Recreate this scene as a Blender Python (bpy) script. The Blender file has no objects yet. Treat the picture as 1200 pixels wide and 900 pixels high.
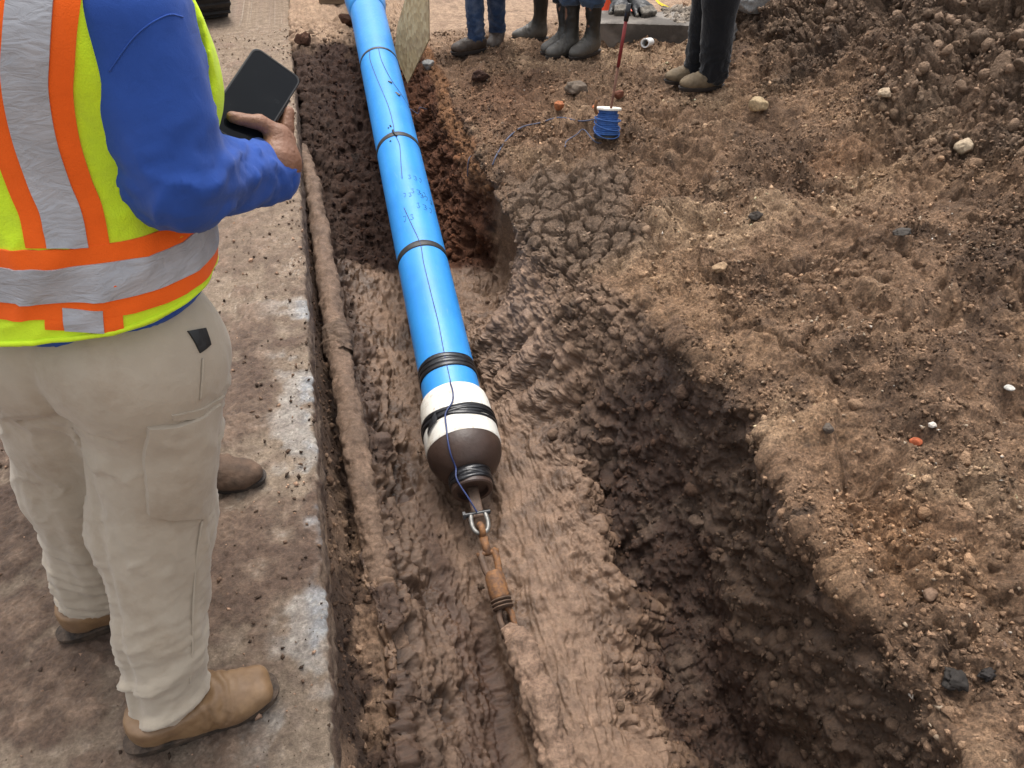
import bpy, math, random
import numpy as np
from mathutils import Vector, Matrix
from mathutils.bvhtree import BVHTree

# ------------------------------------------------------------------ camera, sky, sun, exposure
SC = bpy.context.scene
COL = SC.collection
CAM_H, PITCH, YAW, FPX = 1.656, math.radians(40.0), math.radians(13.5), 890.0
CA, SA = math.cos(YAW), math.sin(YAW)
CP, SP = math.cos(PITCH), math.sin(PITCH)

cam_d = bpy.data.cameras.new("camera")
cam_d.sensor_fit = 'HORIZONTAL'
cam_d.sensor_width = 36.0
cam_d.lens = 36.0 * FPX / 1200.0
cam_d.clip_start = 0.02
cam_d.clip_end = 2000.0
cam = bpy.data.objects.new("camera", cam_d)
COL.objects.link(cam)
cam.location = (0, 0, CAM_H)
cam.rotation_euler = (math.radians(90) - PITCH, 0, -YAW)
SC.camera = cam

SUN_EL, SUN_AZ = math.radians(70), math.radians(80)      # azimuth from +x (right of the trench) towards +y
world = bpy.data.worlds.new("World")
SC.world = world
world.use_nodes = True
wn = world.node_tree.nodes
wl = world.node_tree.links
bg = wn["Background"]
sky = wn.new("ShaderNodeTexSky")
sky.sky_type = 'NISHITA'
sky.sun_disc = False
sky.sun_elevation = SUN_EL
sky.sun_rotation = math.radians(90) - SUN_AZ
sky.dust_density = 4.0
sky.air_density = 1.0
hs = wn.new("ShaderNodeHueSaturation")                  # thin overcast: the blue is mostly veiled
hs.inputs["Saturation"].default_value = 0.25
wl.new(sky.outputs[0], hs.inputs["Color"])
wl.new(hs.outputs[0], bg.inputs["Color"])
bg.inputs["Strength"].default_value = 0.145

sun_d = bpy.data.lights.new("sun", 'SUN')
sun_d.energy = 1.3
sun_d.angle = math.radians(32)
sun_d.color = (1.0, 0.95, 0.88)
sun = bpy.data.objects.new("sun", sun_d)
COL.objects.link(sun)
sdir = Vector((math.cos(SUN_EL) * math.cos(SUN_AZ), math.cos(SUN_EL) * math.sin(SUN_AZ), math.sin(SUN_EL)))
sun.rotation_euler = sdir.to_track_quat('Z', 'Y').to_euler()
sun.location = (8, 4, 12)

SC.view_settings.view_transform = 'Standard'
SC.view_settings.look = 'None'
SC.view_settings.exposure = 1.0
SC.view_settings.gamma = 1.0

# ------------------------------------------------------------------ small helpers
def W(X, d, z):
    """camera-ground coordinates (right, forward, up) to world (y runs along the trench)"""
    return np.array([X * CA + d * SA, -X * SA + d * CA, z])

def PX(px, py, z=None, d=None):
    """point of the place seen at a photo pixel, at a given height or forward distance"""
    e = PITCH + math.atan((py - 450) / FPX)
    if d is None:
        d = (CAM_H - z) / math.tan(e)
    else:
        z = CAM_H - d * math.tan(e)
    Z = d * CP + (CAM_H - z) * SP
    return W((px - 600) / FPX * Z, d, z)

def link(name, data, parent=None):
    o = bpy.data.objects.new(name, data)
    COL.objects.link(o)
    if parent is not None:
        o.parent = parent
        o.matrix_parent_inverse = Matrix.Translation(-parent.location) if parent.type == 'EMPTY' and parent.parent is None else Matrix()
    return o

def tag(o, label=None, cat=None, group=None, kind=None):
    if label: o["label"] = label
    if cat: o["category"] = cat
    if group: o["group"] = group
    if kind: o["kind"] = kind
    return o

def empty(name, loc, label, cat, group=None):
    o = bpy.data.objects.new(name, None)
    COL.objects.link(o)
    o.location = tuple(float(c) for c in loc)
    o.empty_display_size = 0.1
    return tag(o, label, cat, group)

def mesh_np(name, V, F, mat=None, parent=None, smooth=True, attrs=None):
    """V (n,3), F (m,3|4) int array or list of arrays; one mesh object"""
    V = np.asarray(V, np.float32)
    Fs = F if isinstance(F, list) else [F]
    Fs = [np.asarray(f, np.int32) for f in Fs if len(f)]
    me = bpy.data.meshes.new(name)
    nl = sum(f.size for f in Fs)
    npoly = sum(len(f) for f in Fs)
    me.vertices.add(len(V)); me.loops.add(nl); me.polygons.add(npoly)
    me.vertices.foreach_set("co", V.ravel())
    me.loops.foreach_set("vertex_index", np.concatenate([f.ravel() for f in Fs]))
    sizes = np.concatenate([np.full(len(f), f.shape[1], np.int32) for f in Fs])
    me.polygons.foreach_set("loop_start", np.concatenate([[0], np.cumsum(sizes)[:-1]]).astype(np.int32))
    if smooth:
        me.polygons.foreach_set("use_smooth", np.ones(npoly, bool))
    me.update(calc_edges=True)
    if attrs:
        for k, v in attrs.items():
            v = np.asarray(v, np.float32)
            if v.ndim == 2:
                at = me.attributes.new(k, 'FLOAT_COLOR', 'POINT')
                c = np.ones((len(V), 4), np.float32); c[:, :3] = v
                at.data.foreach_set("color", c.ravel())
            else:
                at = me.attributes.new(k, 'FLOAT', 'POINT')
                at.data.foreach_set("value", v)
    if mat: me.materials.append(mat)
    return link(name, me, parent)

# ---- noise in numpy
def _hash(ix, iy, iz, seed):
    h = (ix.astype(np.uint32) * np.uint32(374761393) + iy.astype(np.uint32) * np.uint32(668265263)
         + iz.astype(np.uint32) * np.uint32(2147483647) + np.uint32((seed * 974634777 + 12345) & 0xffffffff))
    h = (h ^ (h >> np.uint32(13))) * np.uint32(1274126177)
    h = (h ^ (h >> np.uint32(16))) * np.uint32(2246822519)
    return h ^ (h >> np.uint32(13))

def vnoise(P, scale=1.0, seed=0):
    """gradient noise about -1..1"""
    P = np.asarray(P, np.float32) * np.asarray(scale, np.float32)
    I = np.floor(P).astype(np.int32)
    f = P - I
    u = f * f * f * (f * (f * 6 - 15) + 10)
    res = 0
    for dx in (0, 1):
        wx = u[:, 0] if dx else 1 - u[:, 0]
        for dy in (0, 1):
            wy = u[:, 1] if dy else 1 - u[:, 1]
            for dz in (0, 1):
                wz = u[:, 2] if dz else 1 - u[:, 2]
                hsh = _hash(I[:, 0] + dx, I[:, 1] + dy, I[:, 2] + dz, seed)
                gx = (hsh & np.uint32(1023)).astype(np.float32) / 511.5 - 1
                gy = ((hsh >> np.uint32(10)) & np.uint32(1023)).astype(np.float32) / 511.5 - 1
                gz = ((hsh >> np.uint32(20)) & np.uint32(1023)).astype(np.float32) / 511.5 - 1
                res = res + wx * wy * wz * (gx * (f[:, 0] - dx) + gy * (f[:, 1] - dy) + gz * (f[:, 2] - dz))
    return res * 1.25

def fbm(P, scale=1.0, oct=4, seed=0, gain=0.5, ridged=False):
    P = np.asarray(P, np.float32); s = np.asarray(scale, np.float32)
    a, t = 1.0, 0
    for k in range(oct):
        n = vnoise(P, s * (2.03 ** k), seed + k * 17)
        if ridged: n = 0.5 - 2 * np.abs(n)
        t = t + a * n
        a *= gain
    return t

def worley(P, scale=1.0, seed=0):
    """F1, F2 and a random value of the nearest cell"""
    P = np.asarray(P, np.float32) * np.asarray(scale, np.float32)
    I = np.floor(P).astype(np.int32)
    f = P - I
    f1 = np.full(len(P), 9.0, np.float32); f2 = f1.copy(); rv = np.zeros(len(P), np.float32)
    for dx in (-1, 0, 1):
        for dy in (-1, 0, 1):
            for dz in (-1, 0, 1):
                h = _hash(I[:, 0] + dx, I[:, 1] + dy, I[:, 2] + dz, seed)
                px = (h & np.uint32(1023)).astype(np.float32) / 1023 + dx - f[:, 0]
                py = ((h >> np.uint32(10)) & np.uint32(1023)).astype(np.float32) / 1023 + dy - f[:, 1]
                pz = ((h >> np.uint32(20)) & np.uint32(1023)).astype(np.float32) / 1023 + dz - f[:, 2]
                d = np.sqrt(px * px + py * py + pz * pz)
                near = d < f1
                f2 = np.where(near, f1, np.minimum(f2, d))
                f1 = np.where(near, d, f1)
                rv = np.where(near, (h >> np.uint32(7) & np.uint32(255)).astype(np.float32) / 255, rv)
    return f1, f2, rv

def sstep(a, b, x):
    t = np.clip((x - a) / (b - a), 0, 1)
    return t * t * (3 - 2 * t)

def mix(a, b, t):
    t = np.asarray(t)
    if t.ndim == 1 and np.ndim(a) >= 1: t = t[:, None]
    return np.asarray(a) * (1 - t) + np.asarray(b) * t

# ---- implicit surfaces
def grid_mesh(fn, lo, hi, h, smooth_iter=1):
    lo = np.asarray(lo, np.float32); hi = np.asarray(hi, np.float32)
    n = np.maximum(((hi - lo) / h).astype(int) + 2, 4)
    ax = [lo[i] + h * np.arange(n[i], dtype=np.float32) for i in range(3)]
    G = np.stack(np.meshgrid(*ax, indexing='ij'), -1).reshape(-1, 3)
    v = fn(G).reshape(n).astype(np.float32)
    v[0], v[-1] = 1e-3 + np.abs(v[0]), 1e-3 + np.abs(v[-1])
    v[:, 0], v[:, -1] = 1e-3 + np.abs(v[:, 0]), 1e-3 + np.abs(v[:, -1])
    v[:, :, 0], v[:, :, -1] = 1e-3 + np.abs(v[:, :, 0]), 1e-3 + np.abs(v[:, :, -1])
    ins = v < 0
    c = np.array(n) - 1
    cnt = np.zeros(c, np.float32); acc = np.zeros((3, *c), np.float32)
    def corner(a, o): return a[o[0]:o[0] + c[0], o[1]:o[1] + c[1], o[2]:o[2] + c[2]]
    for d in range(3):
        for e1 in (0, 1):
            for e2 in (0, 1):
                o0 = [0, 0, 0]; rest = [q for q in range(3) if q != d]
                o0[rest[0]], o0[rest[1]] = e1, e2
                o1 = list(o0); o1[d] = 1
                a, b = corner(v, o0), corner(v, o1)
                x = (a < 0) != (b < 0)
                t = np.where(x, a / np.where(x, a - b, 1), 0)
                cnt += x
                acc[d] += np.where(x, t, 0)
                acc[rest[0]] += x * e1
                acc[rest[1]] += x * e2
    act = cnt > 0
    idx = np.full(c, -1, np.int64); idx[act] = np.arange(act.sum())
    ijk = np.argwhere(act)
    V = lo + h * (ijk + (acc[:, act] / cnt[act]).T)
    F = []
    for d in range(3):
        rest = [q for q in range(3) if q != d]
        s0 = [slice(None)] * 3; s1 = [slice(None)] * 3
        s0[d] = slice(0, -1); s1[d] = slice(1, None)
        ch = ins[tuple(s0)] != ins[tuple(s1)]
        pos = np.argwhere(ch)
        ok = (pos[:, rest[0]] > 0) & (pos[:, rest[1]] > 0) & (pos[:, rest[0]] < n[rest[0]] - 1) & (pos[:, rest[1]] < n[rest[1]] - 1)
        pos = pos[ok]
        sgn = ins[pos[:, 0], pos[:, 1], pos[:, 2]]
        q = []
        for (a, b) in ((-1, -1), (0, -1), (0, 0), (-1, 0)):
            p = pos.copy(); p[:, rest[0]] += a; p[:, rest[1]] += b
            q.append(idx[p[:, 0], p[:, 1], p[:, 2]])
        q = np.stack(q, 1)
        flip = sgn if d != 1 else ~sgn
        q[~flip] = q[~flip][:, ::-1]
        F.append(q)
    F = np.concatenate(F)
    for _ in range(smooth_iter):
        V = relax(V, F, 0.5)
    return V.astype(np.float32), F.astype(np.int32)

def relax(V, F, w=0.5):
    S = np.zeros_like(V); C = np.zeros(len(V), V.dtype)
    for k in range(F.shape[1]):
        a, b = F[:, k], F[:, (k + 1) % F.shape[1]]
        for d in range(3):
            S[:, d] += np.bincount(a, V[b, d], len(V)) + np.bincount(b, V[a, d], len(V))
        C += np.bincount(a, minlength=len(V)) + np.bincount(b, minlength=len(V))
    return V * (1 - w) + w * S / np.maximum(C, 1)[:, None]

def vnormals(V, F):
    a, b = V[F[:, 2]] - V[F[:, 0]], V[F[:, 3 % F.shape[1]]] - V[F[:, 1]]
    if F.shape[1] == 3: a, b = V[F[:, 1]] - V[F[:, 0]], V[F[:, 2]] - V[F[:, 0]]
    nrm = np.cross(a, b)
    N = np.zeros_like(V)
    for k in range(F.shape[1]):
        for d in range(3):
            N[:, d] += np.bincount(F[:, k], nrm[:, d], len(V))
    return N / np.maximum(np.linalg.norm(N, axis=1), 1e-9)[:, None]

def cone(P, a, b, ra, rb):
    a = np.asarray(a, np.float32); b = np.asarray(b, np.float32)
    ab = b - a
    t = np.clip(((P - a) @ ab) / max(float(ab @ ab), 1e-9), 0, 1)
    return np.linalg.norm(P - a - t[:, None] * ab, axis=1) - (ra + (rb - ra) * t)

def ell(P, c, R, r):
    """ellipsoid, R rows are the local axes"""
    q = (P - np.asarray(c, np.float32)) @ np.asarray(R, np.float32).T / np.asarray(r, np.float32)
    k = np.linalg.norm(q, axis=1)
    return (k - 1) * min(r) * (0.6 + 0.4 * np.minimum(k, 1.5))

def rbox(P, c, R, half, rad):
    q = np.abs((P - np.asarray(c, np.float32)) @ np.asarray(R, np.float32).T) - (np.asarray(half, np.float32) - rad)
    return np.linalg.norm(np.maximum(q, 0), axis=1) + np.minimum(q.max(1), 0) - rad

def smin(a, b, k):
    hh = np.maximum(k - np.abs(a - b), 0) / k
    return np.minimum(a, b) - hh * hh * k * 0.25

def smax(a, b, k): return -smin(-a, -b, k)

# ---- plain shapes as vertex/face lists
class MB:
    def __init__(s): s.v = []; s.f = []; s.n = 0
    def add(s, V, F):
        V = np.asarray(V, float)
        s.v.append(V); s.f += [[int(i) + s.n for i in f] for f in F]; s.n += len(V)
        return s
    def box(s, c, half, R=np.eye(3), bev=0.0):
        c = np.asarray(c, float); R = np.asarray(R, float); hx, hy, hz = half
        if bev <= 0:
            V = np.array([[x, y, z] for x in (-hx, hx) for y in (-hy, hy) for z in (-hz, hz)])
            F = [(0, 1, 3, 2), (4, 6, 7, 5), (0, 4, 5, 1), (2, 3, 7, 6), (0, 2, 6, 4), (1, 5, 7, 3)]
            return s.add(c + V @ R, F)
        b = min(bev, hx * .9, hy * .9, hz * .9)
        prof = [(-hz, b), (-hz + b, 0), (hz - b, 0), (hz, b)]
        V = []
        for z, i in prof:
            X, Y = hx - i, hy - i
            cc = b if i == 0 else b * .6
            V += [(X, -Y + cc, z), (X, Y - cc, z), (X - cc, Y, z), (-X + cc, Y, z), (-X, Y - cc, z), (-X, -Y + cc, z), (-X + cc, -Y, z), (X - cc, -Y, z)]
        F = []
        for k in range(3):
            for j in range(8):
                F.append((k * 8 + j, k * 8 + (j + 1) % 8, (k + 1) * 8 + (j + 1) % 8, (k + 1) * 8 + j))
        F.append(tuple(range(7, -1, -1))); F.append(tuple(range(24, 32)))
        return s.add(c + np.array(V) @ R, F)
    def tube(s, pts, r, n=10, caps=True, closed=False):
        pts = np.asarray(pts, float); m = len(pts)
        r = np.full(m, r) if np.ndim(r) == 0 else np.asarray(r, float)
        if closed:
            T = np.roll(pts, -1, 0) - np.roll(pts, 1, 0)
        else:
            T = np.gradient(pts, axis=0)
        T /= np.maximum(np.linalg.norm(T, axis=1), 1e-9)[:, None]
        up = np.array([0, 0, 1.0]) if abs(T[0, 2]) < .9 else np.array([1.0, 0, 0])
        nrm = np.cross(T[0], up); nrm /= np.linalg.norm(nrm)
        V = []
        for i in range(m):
            nrm = nrm - T[i] * (nrm @ T[i]); nrm /= max(np.linalg.norm(nrm), 1e-9)
            b = np.cross(T[i], nrm)
            for k in range(n):
                a = 2 * math.pi * k / n
                V.append(pts[i] + r[i] * (math.cos(a) * nrm + math.sin(a) * b))
        F = []
        for i in range(m if closed else m - 1):
            j = (i + 1) % m
            for k in range(n):
                F.append((i * n + k, i * n + (k + 1) % n, j * n + (k + 1) % n, j * n + k))
        if caps and not closed:
            F.append(tuple(range(n - 1, -1, -1))); F.append(tuple((m - 1) * n + k for k in range(n)))
        return s.add(V, F)
    def lathe(s, o, axis, prof, n=40):
        """prof: (distance along axis, radius)"""
        o = np.asarray(o, float); ax = np.asarray(axis, float); ax /= np.linalg.norm(ax)
        up = np.array([0, 0, 1.0]) if abs(ax[2]) < .9 else np.array([1.0, 0, 0])
        u = np.cross(ax, up); u /= np.linalg.norm(u); w = np.cross(ax, u)
        V = []
        for t, r in prof:
            for k in range(n):
                a = 2 * math.pi * k / n
                V.append(o + ax * t + r * (math.cos(a) * u + math.sin(a) * w))
        F = []
        for i in range(len(prof) - 1):
            for k in range(n):
                F.append((i * n + k, (i + 1) * n + k, (i + 1) * n + (k + 1) % n, i * n + (k + 1) % n))
        return s.add(V, F)
    def prism(s, poly, z0, z1, R=np.eye(3), o=(0, 0, 0)):
        m = len(poly)
        V = [(x, y, z0) for x, y in poly] + [(x, y, z1) for x, y in poly]
        F = [tuple(range(m - 1, -1, -1)), tuple(range(m, 2 * m))]
        F += [(i, (i + 1) % m, m + (i + 1) % m, m + i) for i in range(m)]
        return s.add(np.asarray(o) + np.array(V) @ np.asarray(R), F)
    def build(s, name, mat, parent=None, smooth=False, angle=None):
        me = bpy.data.meshes.new(name)
        me.from_pydata(np.concatenate(s.v).tolist(), [], s.f)
        me.update()
        if smooth or angle:
            me.polygons.foreach_set("use_smooth", np.ones(len(me.polygons), bool))
        if angle: me.set_sharp_from_angle(angle=math.radians(angle))
        me.materials.append(mat)
        return link(name, me, parent)

def spline(pts, n=12):
    """Catmull-Rom through the points"""
    P = np.asarray(pts, float)
    P = np.vstack([2 * P[0] - P[1], P, 2 * P[-1] - P[-2]])
    out = []
    for i in range(1, len(P) - 2):
        for t in np.linspace(0, 1, n, endpoint=False):
            a, b, c, d = P[i - 1], P[i], P[i + 1], P[i + 2]
            out.append(.5 * ((2 * b) + (c - a) * t + (2 * a - 5 * b + 4 * c - d) * t * t + (3 * b - a - 3 * c + d) * t ** 3))
    out.append(P[-2])
    return np.array(out)

# ------------------------------------------------------------------ materials
class NT:
    def __init__(s, name):
        s.m = bpy.data.materials.new(name); s.m.use_nodes = True
        s.t = s.m.node_tree; s.b = s.t.nodes["Principled BSDF"]
    def n(s, typ, **kw):
        nd = s.t.nodes.new("ShaderNode" + typ)
        for k, v in kw.items():
            if k.startswith("i_"): nd.inputs[k[2:].replace("_", " ")].default_value = v
            else: setattr(nd, k, v)
        return nd
    def l(s, a, b): s.t.links.new(a, b)
    def noise(s, scale, detail=5, rough=.55, coord="Object", stretch=None, dist=0.0):
        tc = s.n("TexCoord"); src = tc.outputs[coord]
        if stretch:
            mp = s.n("Mapping"); mp.inputs["Scale"].default_value = stretch; s.l(src, mp.inputs[0]); src = mp.outputs[0]
        nz = s.n("TexNoise", i_Scale=scale, i_Detail=detail, i_Roughness=rough, i_Distortion=dist)
        s.l(src, nz.inputs["Vector"])
        return nz
    def ramp(s, fac, stops):
        r = s.n("ValToRGB"); e = r.color_ramp.elements
        while len(e) > 1: e.remove(e[-1])
        e[0].position = stops[0][0]; e[0].color = (*stops[0][1], 1)
        for p, c in stops[1:]:
            q = e.new(p); q.color = (*c, 1)
        s.l(fac, r.inputs[0]); return r.outputs[0]
    def bump(s, h, dist, strength=1.0, prev=None):
        b = s.n("Bump"); b.inputs["Distance"].default_value = dist; b.inputs["Strength"].default_value = strength
        s.l(h, b.inputs["Height"])
        if prev: s.l(prev, b.inputs["Normal"])
        return b.outputs[0]
    def setn(s, nrm): s.l(nrm, s.b.inputs["Normal"])
    def mixc(s, fac, a, b, mode='MIX'):
        m = s.n("Mix", data_type='RGBA', blend_type=mode)
        for i, v in ((6, a), (7, b)):
            if isinstance(v, tuple): m.inputs[i].default_value = (*v, 1)
            else: s.l(v, m.inputs[i])
        if isinstance(fac, (int, float)): m.inputs[0].default_value = fac
        else: s.l(fac, m.inputs[0])
        return m.outputs[2]

def simple(name, col, rough=.6, metal=0.0, var=.25, scale=30, bump=.0, bscale=200, spec=.5, stretch=None, col2=None, lo=.35, hi=.7, coat=0):
    t = NT(name)
    nz = t.noise(scale, stretch=stretch)
    c2 = col2 if col2 else tuple(c * (1 - var) for c in col)
    c = t.ramp(nz.outputs[0], [(lo, c2), (hi, col)])
    t.l(c, t.b.inputs["Base Color"])
    t.b.inputs["Roughness"].default_value = rough
    t.b.inputs["Metallic"].default_value = metal
    t.b.inputs["Specular IOR Level"].default_value = spec
    t.b.inputs["Coat Weight"].default_value = coat
    if bump > 0:
        t.setn(t.bump(t.noise(bscale, 3).outputs[0], bump))
    return t.m

def soil_mat(name):
    t = NT(name)
    at = t.n("Attribute", attribute_name="col"); wt = t.n("Attribute", attribute_name="wet")
    gr = t.n("Attribute", attribute_name="grain")
    n1 = t.noise(110, 8, .72); n2 = t.noise(420, 4, .6); n3 = t.noise(22, 6, .65)
    f = t.ramp(n1.outputs[0], [(.33, (.38,) * 3), (.5, (.98,) * 3), (.66, (1.75,) * 3)])
    f = t.mixc(gr.outputs['Fac'], t.ramp(n1.outputs[0], [(.3, (.78,) * 3), (.7, (1.22,) * 3)]), f)
    c = t.mixc(1.0, at.outputs[0], f, 'MULTIPLY')
    g = t.ramp(n3.outputs[0], [(.3, (.68, .63, .60)), (.65, (1.2, 1.18, 1.15))])
    c = t.mixc(1.0, c, g, 'MULTIPLY')
    t.l(c, t.b.inputs["Base Color"])
    r = t.n("MapRange"); t.l(wt.outputs["Fac"], r.inputs[0])
    r.inputs[3].default_value = .95; r.inputs[4].default_value = .24
    t.l(r.outputs[0], t.b.inputs["Roughness"])
    t.b.inputs["Specular IOR Level"].default_value = .45
    bm = t.n("MapRange"); t.l(gr.outputs["Fac"], bm.inputs[0]); bm.inputs[3].default_value = .004; bm.inputs[4].default_value = .016
    hm = t.n("Math", operation="MULTIPLY"); t.l(n1.outputs[0], hm.inputs[0]); t.l(bm.outputs[0], hm.inputs[1])
    b = t.bump(hm.outputs[0], 1.0, 1.0)
    gm = t.n("Math", operation='MULTIPLY'); t.l(n2.outputs[0], gm.inputs[0]); t.l(gr.outputs["Fac"], gm.inputs[1])
    b = t.bump(gm.outputs[0], .009, 1.0, b)
    t.setn(b)
    return t.m

def attr_mat(name, rough=.9, bscale=150, bdist=.004, spec=.3):
    t = NT(name)
    at = t.n("Attribute", attribute_name="col")
    n1 = t.noise(bscale, 5, .6)
    f = t.ramp(n1.outputs[0], [(.3, (.7,) * 3), (.7, (1.3,) * 3)])
    t.l(t.mixc(1.0, at.outputs[0], f, 'MULTIPLY'), t.b.inputs["Base Color"])
    t.b.inputs["Roughness"].default_value = rough
    t.b.inputs["Specular IOR Level"].default_value = spec
    t.setn(t.bump(n1.outputs[0], bdist))
    return t.m

def fabric(name, col, var=.15, weave=700, wdist=.0006, rough=.9, wr=35, wrd=.006, dirt=None, sheen=.2):
    t = NT(name)
    n1 = t.noise(14, 5)
    c = t.ramp(n1.outputs[0], [(.3, tuple(x * (1 - var) for x in col)), (.7, col)])
    if dirt:
        n4 = t.noise(7, 6, .65)
        fac = t.ramp(n4.outputs[0], [(.52, (0, 0, 0)), (.72, (.55,) * 3)])
        c = t.mixc(fac, c, dirt)
    t.l(c, t.b.inputs["Base Color"])
    t.b.inputs["Roughness"].default_value = rough
    t.b.inputs["Specular IOR Level"].default_value = .2
    t.b.inputs["Sheen Weight"].default_value = sheen
    b = t.bump(t.noise(wr, 3, .5, dist=.6).outputs[0], wrd, .6)
    b = t.bump(t.noise(weave, 2).outputs[0], wdist, .8, b)
    t.setn(b)
    return t.m
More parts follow.
